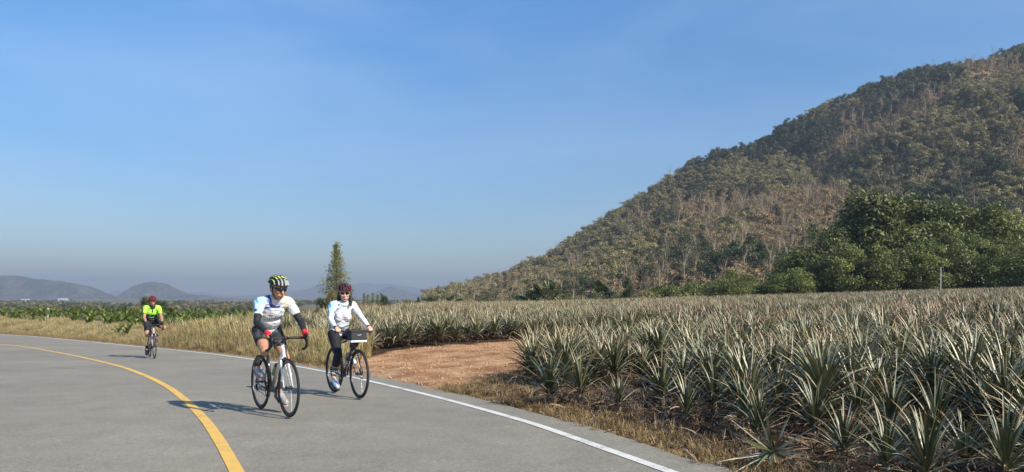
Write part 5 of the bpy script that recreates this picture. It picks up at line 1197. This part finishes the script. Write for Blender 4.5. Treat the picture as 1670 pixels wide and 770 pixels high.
    if fem:
        for sd in (-1, 1): m.chain([hp(-.03, .07*sd, .0), hp(-.005, .083*sd, -.07), hp(.015, .088*sd, -.125), hp(.035, .082*sd, -.165)], [.03, .028, .024, .014], 10)
        m.chain([hp(-.07, 0, 0), hp(-.09, 0, -.1), hp(-.10, 0, -.18)], [.06, .06, .04], 12)
        sculpt('hair', m, .006, M_HAIR, root, 1, None, .006, 80)
    else:
        m2 = MB(); m2.ell(hp(-.030, 0, .020), (.088*s, .0795*s, .085*s), HR); m2.ell(hp(-.045, 0, -.02), (.066*s, .068*s, .05*s), HR); sculpt('hair', m2, .006, M_HAIR, root, 1)
    return root, jer, L

def print_strokes(jer, root, strokes, origin, ux, uz, n, w, mat, name='chest_print'):
    """flat printed marks laid on the cloth: strokes in a plane, dropped onto the jersey surface along -n"""
    bm = bmesh.new(); bm.from_mesh(jer.data); bv = BVHTree.FromBMesh(bm); bm.free(); V = []; Fc = []; o = Vector(origin); n = Vector(n).normalized(); ux = Vector(ux); uz = Vector(uz)
    for st_ in strokes:
        pts = []
        for i in range(len(st_)-1):
            for k in range(4): t = k/4; pts.append((st_[i][0]*(1-t)+st_[i+1][0]*t, st_[i][1]*(1-t)+st_[i+1][1]*t))
        pts.append(st_[-1]); b0 = len(V); ok = 0
        for i, p in enumerate(pts):
            q = pts[min(i+1, len(pts)-1)]; q0 = pts[max(i-1, 0)]; dx, dz = q[0]-q0[0], q[1]-q0[1]; l = math.hypot(dx, dz) or 1; pr = (-dz/l*w, dx/l*w)
            row = []
            for sg in (-1, 1):
                c = o+ux*(p[0]+pr[0]*sg)+uz*(p[1]+pr[1]*sg); h = bv.ray_cast(c+n*.3, -n)
                row.append(h[0]+h[1]*.0025 if h[0] is not None else None)
            if None in row: continue
            V += [tuple(v) for v in row]; ok += 1
        for i in range(ok-1): Fc.append((b0+2*i, b0+2*i+1, b0+2*i+3, b0+2*i+2))
    if V: return mkobj(name, mkmesh(name, V, Fc, [mat], True), root)

# ---- jersey colour layouts (printed fabric)
def base_arr(c, col): return np.tile(np.array(col, float), (len(c), 1))
def blend(col, k, new): return col*(1-k[:, None])+np.array(new)[None]*k[:, None]
def arm_t(c, q):
    sh, el = np.array(q[6]), np.array(q[7]); d = el-sh; return (c-sh) @ d/(d @ d)
def jc_white(c, g, fem=False):
    col = base_arr(c, (.66, .66, .68)); up, hip = np.array(g['up']), np.array(g['hipc']); v = (c-hip) @ up; y = c[:, 1]
    n1 = fbm(c[:, 1]*16+c[:, 2]*9, c[:, 2]*22-c[:, 1]*9, 4, 3); n2 = fbm(c[:, 1]*30, c[:, 2]*30, 8, 2)
    low = sm((.34-v)/.2); col = blend(col, low*sm((n1-.50)/.08)*.5, (.42, .45, .50)); col = blend(col, low*sm((n2-.60)/.06)*.4, (.34, .39, .43))
    right = sm((-.115-y)/.03); tR = arm_t(c, g['L'][-1]); cy = (.34, .70, .80)
    col = blend(col, right*sm((tR+.12)/.1)*sm((.62-tR)/.06)*sm((n1-.40)/.1), cy); col = blend(col, right*sm((tR-.62)/.05)*(1-sm((tR-.86)/.05)), (.75, .8, .84)); col = blend(col, right*sm((tR-.84)/.04), (.40, .72, .84))
    col = blend(col, right*(np.abs(tR-.52) < .07)*(n2 > .48), (.05, .08, .16))
    nk = np.array(g['neck']); dn = np.linalg.norm(c-nk, axis=1)
    col = blend(col, ((dn > .085)&(dn < .115)&(y < .05)).astype(float), (.05, .09, .30) if not fem else (.5, .6, .68))
    col = blend(col, sm((-.05-y)/.02)*((n1 > .50)&(v > .34)&(y > -.13)&(dn > .10)&(v > .40)).astype(float)*.7*(0 if fem else 1), (.06, .12, .45))
    tL = arm_t(c, g['L'][1]); left = sm((y-.07)/.04)
    col = blend(col, left*sm((.28-tL)/.2)*sm((v-.33)/.06)*(.75 if not fem else .15), (.82, .72, .38))
    col = blend(col, left*((np.abs(tL-.62) < .05)&(n2 > .50)).astype(float), (.15, .15, .17)); col = blend(col, left*((np.abs(tL-.25) < .04)&(n2 > .6)).astype(float), (.15, .15, .17))
    if fem: col = blend(col, ((np.abs(v-.14-.02*np.sin(y*20)) < .016)&(np.abs(y) < .14)).astype(float)*.85, (.10, .12, .15)); col = blend(col, (np.abs(v-.06) < .012).astype(float)*.6, (.2, .22, .25))
    else: col = blend(col, (1-sm((v-.02)/.05))*sm((-.05-y)/.05), (.10, .30, .62))
    return col
def jc_green(c, g):
    col = base_arr(c, (.42, .88, .08)); up, hip = np.array(g['up']), np.array(g['hipc']); v = (c-hip) @ up; TLn = float((g['shc']-g['hipc']).length); y = c[:, 1]
    body = (np.abs(y) < .165)
    tR = np.maximum(arm_t(c, g['L'][-1])*(y < -.12), arm_t(c, g['L'][1])*(y > .12)); n2 = fbm(c[:, 1]*26, c[:, 2]*26, 8, 2)
    k = (v < TLn*.66-.10*np.abs(y)); k &= body; col = blend(col, k.astype(float), (.025, .03, .028))
    for v0, cl in ((.60, (.65, .7, .66)), (.46, (.20, .45, .08)), (.30, (.5, .55, .5))): col = blend(col, ((np.abs(v-TLn*v0) < .010)&body&(n2 > .42)).astype(float), cl)
    col = blend(col, ((v > TLn*.52)&(v < TLn*.56)&body&(n2 > .52)).astype(float), (.20, .5, .08))
    col = blend(col, (tR > .60).astype(float), (.025, .03, .028)); nk = np.array(g['neck']); dn = np.linalg.norm(c-nk, axis=1)
    col = blend(col, ((dn < .088)|((np.abs(y) < .016)&(v > TLn*.80))).astype(float), (.03, .03, .03)); return col
def sc_dark(c):
    n1 = fbm(c[:, 1]*20+c[:, 0]*14, c[:, 2]*30, 3, 3); return blend(base_arr(c, (.025, .025, .028)), sm((n1-.52)/.05)*.5*(c[:, 2] > .84), (.13, .13, .14))
def sc_black(c): return base_arr(c, (.020, .020, .024))

ROADB = dict(r=.34, tr=.0135, bb=.27, ht=(.395, 0, .84), hb=(.437, 0, .715), fx=.59, saddle=(-.215, .955), st=.80, bar=(.50, 0, .915), hw=.205, drop=True, disc=False, rim=M_BLACKM, rd=.032)
def on_road(px, py, heading, fx):
    x, y = g2w(px, py); L_ = math.hypot(*heading); h = (heading[0]/L_, heading[1]/L_); x -= h[0]*fx; y -= h[1]*fx
    return (x, y, float(zr(y))+.0165), h

# 1. front man on the white bicycle
p1, h1 = on_road(471, 683, (.60, -.80), .59)
st1 = dict(ROADB, fm=(M_BLACKP, M_WHITEP), dm=M_SILVERP); CR1 = -.35
bike1 = bicycle(p1, h1, st1, 'white and black road bicycle ridden by the man in black arm sleeves', CR1)
bottle(bike1, (.17, 0, .535), (.44, 0, .45), .19, .036, (M_BOTG, M_CAPB), 'olive green bottle with black cap on the white bicycle')
base = dict(hipw=.088, shw=.175, thigh=.435, shin=.425, uarm=.30, farm=.265, bb=.27, gA=(1, .0, .25), gU=(0, .1, 1), gF=(0, 1, 0), gFside=True, thumb=-1, hs=1.0)
def rib_lime(j, k): return 1 if j < 3 else 0
man1 = dict(base, label='man in white and blue cycling jersey with black arm sleeves and lime helmet', skin=M_SKIN[0], hip=(-.165, 0, 1.0), sh=(.145, 0, 1.345), head=(.275, 0, 1.500), yaw=.16, pitch=.22, crank=CR1, foot=(.15, .25), knee=(.12, .15),
            grip=(.585, .212, .935), wrist=(.525, .222, .985), elpole=(-.4, .8, -.8), sleeve=.66, shorts=.58, jcol=jc_white, scol=sc_dark, armsleeve=M_BLKF, glove=M_REDG, sock=M_SOCK, shoe=M_SHG, sole=M_SOLEP, strapm=M_HGREY, lens=M_LENS, rib=rib_lime, ribm=[M_LIME, M_HGREY], rimm=M_HBLK, hem=True, seed=1, s=1.10, bulk=.94, arm=.95)
man1['shw'] = .172
r1, j1, L1 = rider(bike1, man1)
# 2. woman on the black bicycle
p2, h2 = on_road(586, 652, (.55, -.84), .61)
st2 = dict(r=.35, tr=.019, bb=.285, ht=(.37, 0, .84), hb=(.41, 0, .72), fx=.61, saddle=(-.22, .875), st=.76, bar=(.44, 0, .955), hw=.285, drop=False, disc=True, rim=M_BLACKM, rd=.022, fm=(M_BLACKP, M_BLACKP)); CR2 = .12
bike2 = bicycle(p2, h2, st2, 'black flat bar bicycle with disc brakes ridden by the smiling woman', CR2+math.pi)
bottle(bike2, (.16, 0, .50), (.44, 0, .48), .18, .036, (M_BOTW, M_CAPB), 'black and white striped bottle on the black bicycle', 4)
woman = dict(base, label='smiling woman in white long sleeved jersey and dark red helmet with long black hair', skin=M_SKIN[1], fem=True, hip=(-.19, 0, .915), sh=(-.01, 0, 1.33), head=(.06, 0, 1.505), yaw=-.30, pitch=.10, crank=CR2+math.pi, foot=(.25, .1), knee=(.1, .1), hipw=.085, shw=.155, thigh=.40, shin=.40, uarm=.275, farm=.25, bb=.285,
             arm=.88, leg=.95, grip=(.425, .245, .965), wrist=(.365, .25, 1.005), gA=(0, 1, 0), gU=(-.1, 0, 1), gF=(1, 0, -.2), gFside=False, thumb=-1, hs=.93, elpole=(-.3, .7, -.8), sleeve=.62, shorts=1.48, jcol=lambda c, g: jc_white(c, g, True), scol=sc_black, armsleeve=M_WSLEEVE, wristband=True, shoe=M_SHW, sole=M_SOLE, strapm=M_SHW,
             lens=M_LENS, round_lens=True, rib=lambda j, k: 0, ribm=[M_HRED], rimm=M_HBLK, smile=True, seed=4, bulk=.95, s=1.04)
r2, j2, L2 = rider(bike2, woman)
bag = empty('handlebar_bag'); bag.matrix_world = bike2.matrix_world @ Matrix.Translation((.545, 0, .885)); tag(bag, 'black box bag with white reflective band on the handlebar of the black bicycle', 'bag')
def rbox(name, c, sz, r, mat, parent):
    b = bmesh.new(); bmesh.ops.create_cube(b, size=1)
    for v in b.verts: v.co = Vector((v.co.x*sz[0], v.co.y*sz[1], v.co.z*sz[2]))+Vector(c)
    bmesh.ops.bevel(b, geom=list(b.edges), offset=r, segments=3, affect='EDGES', profile=.6)
    me = bpy.data.meshes.new(name); b.to_mesh(me); b.free(); me.materials.append(mat); me.polygons.foreach_set('use_smooth', np.ones(len(me.polygons), bool)); me.set_sharp_from_angle(angle=R(35)); return mkobj(name, me, parent)
rbox('bag_body', (0, 0, -.01), (.15, .235, .155), .018, M_BAG, bag); rbox('lid', (.002, 0, .072), (.162, .247, .03), .012, M_BAG, bag)
rbox('reflective_band', (.0, 0, -.072), (.1535, .2385, .026), .004, M_REFL, bag)
a = MB(); a.tube([(-.06, -.05, .08), (-.02, -.05, .10), (-.02, .05, .10), (-.06, .05, .08)], .006, 7); a.build('carry_handle', M_RUB, bag)
a = MB(); a.tube([(.083, -.03, .018), (.0845, 0, .014), (.083, .03, .022)], .003, 6); a.build('logo_mark', M_REFL, bag)
a = MB(); a.tube([(-.1, 0, .07), (-.05, 0, .06)], .02, 8); a.build('mounting_bracket', M_BLACKM, bag)
# 3. rear man in green
p3, h3 = on_road(252, 586, (.54, -.84), .59)
st3 = dict(ROADB, fm=(M_BLACKP, M_PINKW), dm=M_REDP); CR3 = math.pi+.15
bike3 = bicycle(p3, h3, st3, 'dark red and black road bicycle ridden by the man in green at the back', CR3)
bottle(bike3, (.17, 0, .535), (.44, 0, .45), .19, .036, (M_BOTW, M_CAPB), 'pale bottle on the bicycle of the man in green')
man3 = dict(base, label='man in bright green and black jersey with red helmet riding last', skin=M_SKIN[2], hip=(-.15, 0, 1.03), sh=(.15, 0, 1.395), head=(.25, 0, 1.565), yaw=-.15, pitch=.1, crank=CR3, foot=(.2, .1), knee=(.12, .65), grip=(.585, .19, .935), wrist=(.525, .195, .985), elpole=(-.3, .35, -.8),
            bulk=1.0, arm=1.0, leg=1.05, uarm=.31, farm=.275, thigh=.44, shin=.43, sleeve=.62, shorts=.72, jcol=jc_green, scol=sc_black, glove=M_BLKG, sock=M_SOCK, shoe=M_SHB, sole=M_SOLE, lens=M_LENSR, rib=lambda j, k: 0, ribm=[M_HRED2], rimm=M_HBLK, hem=True, seed=9, s=1.03)
man3['shw'] = .165
r3, j3, L3 = rider(bike3, man3)
# printed chest script on the front man's jersey (illegible cursive in the photo) and small marks
M_PRINT = plain('dark_print', (.06, .07, .10), .7)
cur = []; rr0 = random.Random(3)
def cursive(x0, z0, s_):
    S_ = [[(x0-.055*s_, z0+.028*s_), (x0-.02*s_, z0+.034*s_)], [(x0-.036*s_, z0+.034*s_), (x0-.042*s_, z0-.014*s_)]]; x = x0-.03*s_; p = [(x, z0)]
    for h_ in (.016, .012, .03, .012, .013, .034): p += [(x+.006*s_, z0+h_*s_), (x+.011*s_, z0-.008*s_), (x+.017*s_, z0+.002*s_)]; x += .017*s_
    S_.append(p); S_.append([(x0-.05*s_, z0-.024*s_), (x0+.065*s_, z0-.016*s_)]); return S_
def chest(jer, root, P, v, y, strokes_fn, sc, mat, w):
    hip, sh = Vector(P['hip']), Vector(P['sh']); up = (sh-hip).normalized(); fw = Vector((0, 1, 0)).cross(up).normalized(); o = hip+up*v+Vector((0, y, 0))
    print_strokes(jer, root, strokes_fn(0, 0, sc), o, Vector((0, 1, 0)), up, fw, w, mat)
chest(j1, r1, man1, .30, .0, cursive, 1.35, M_PRINT, .0028); chest(j1, r1, man1, .385, .065, lambda x, z, s_: [[(-.018, 0), (0, .008), (.018, 0)], [(-.012, -.008), (.014, -.008)]], 1, M_PRINT, .0025)
chest(j2, r2, woman, .30, .0, cursive, .75, plain('pink_print', (.55, .25, .40), .7), .002)
bpy.data.scenes.remove(TMP)
print('SCRIPT', time.time()-T0, 'pine', NPINE)
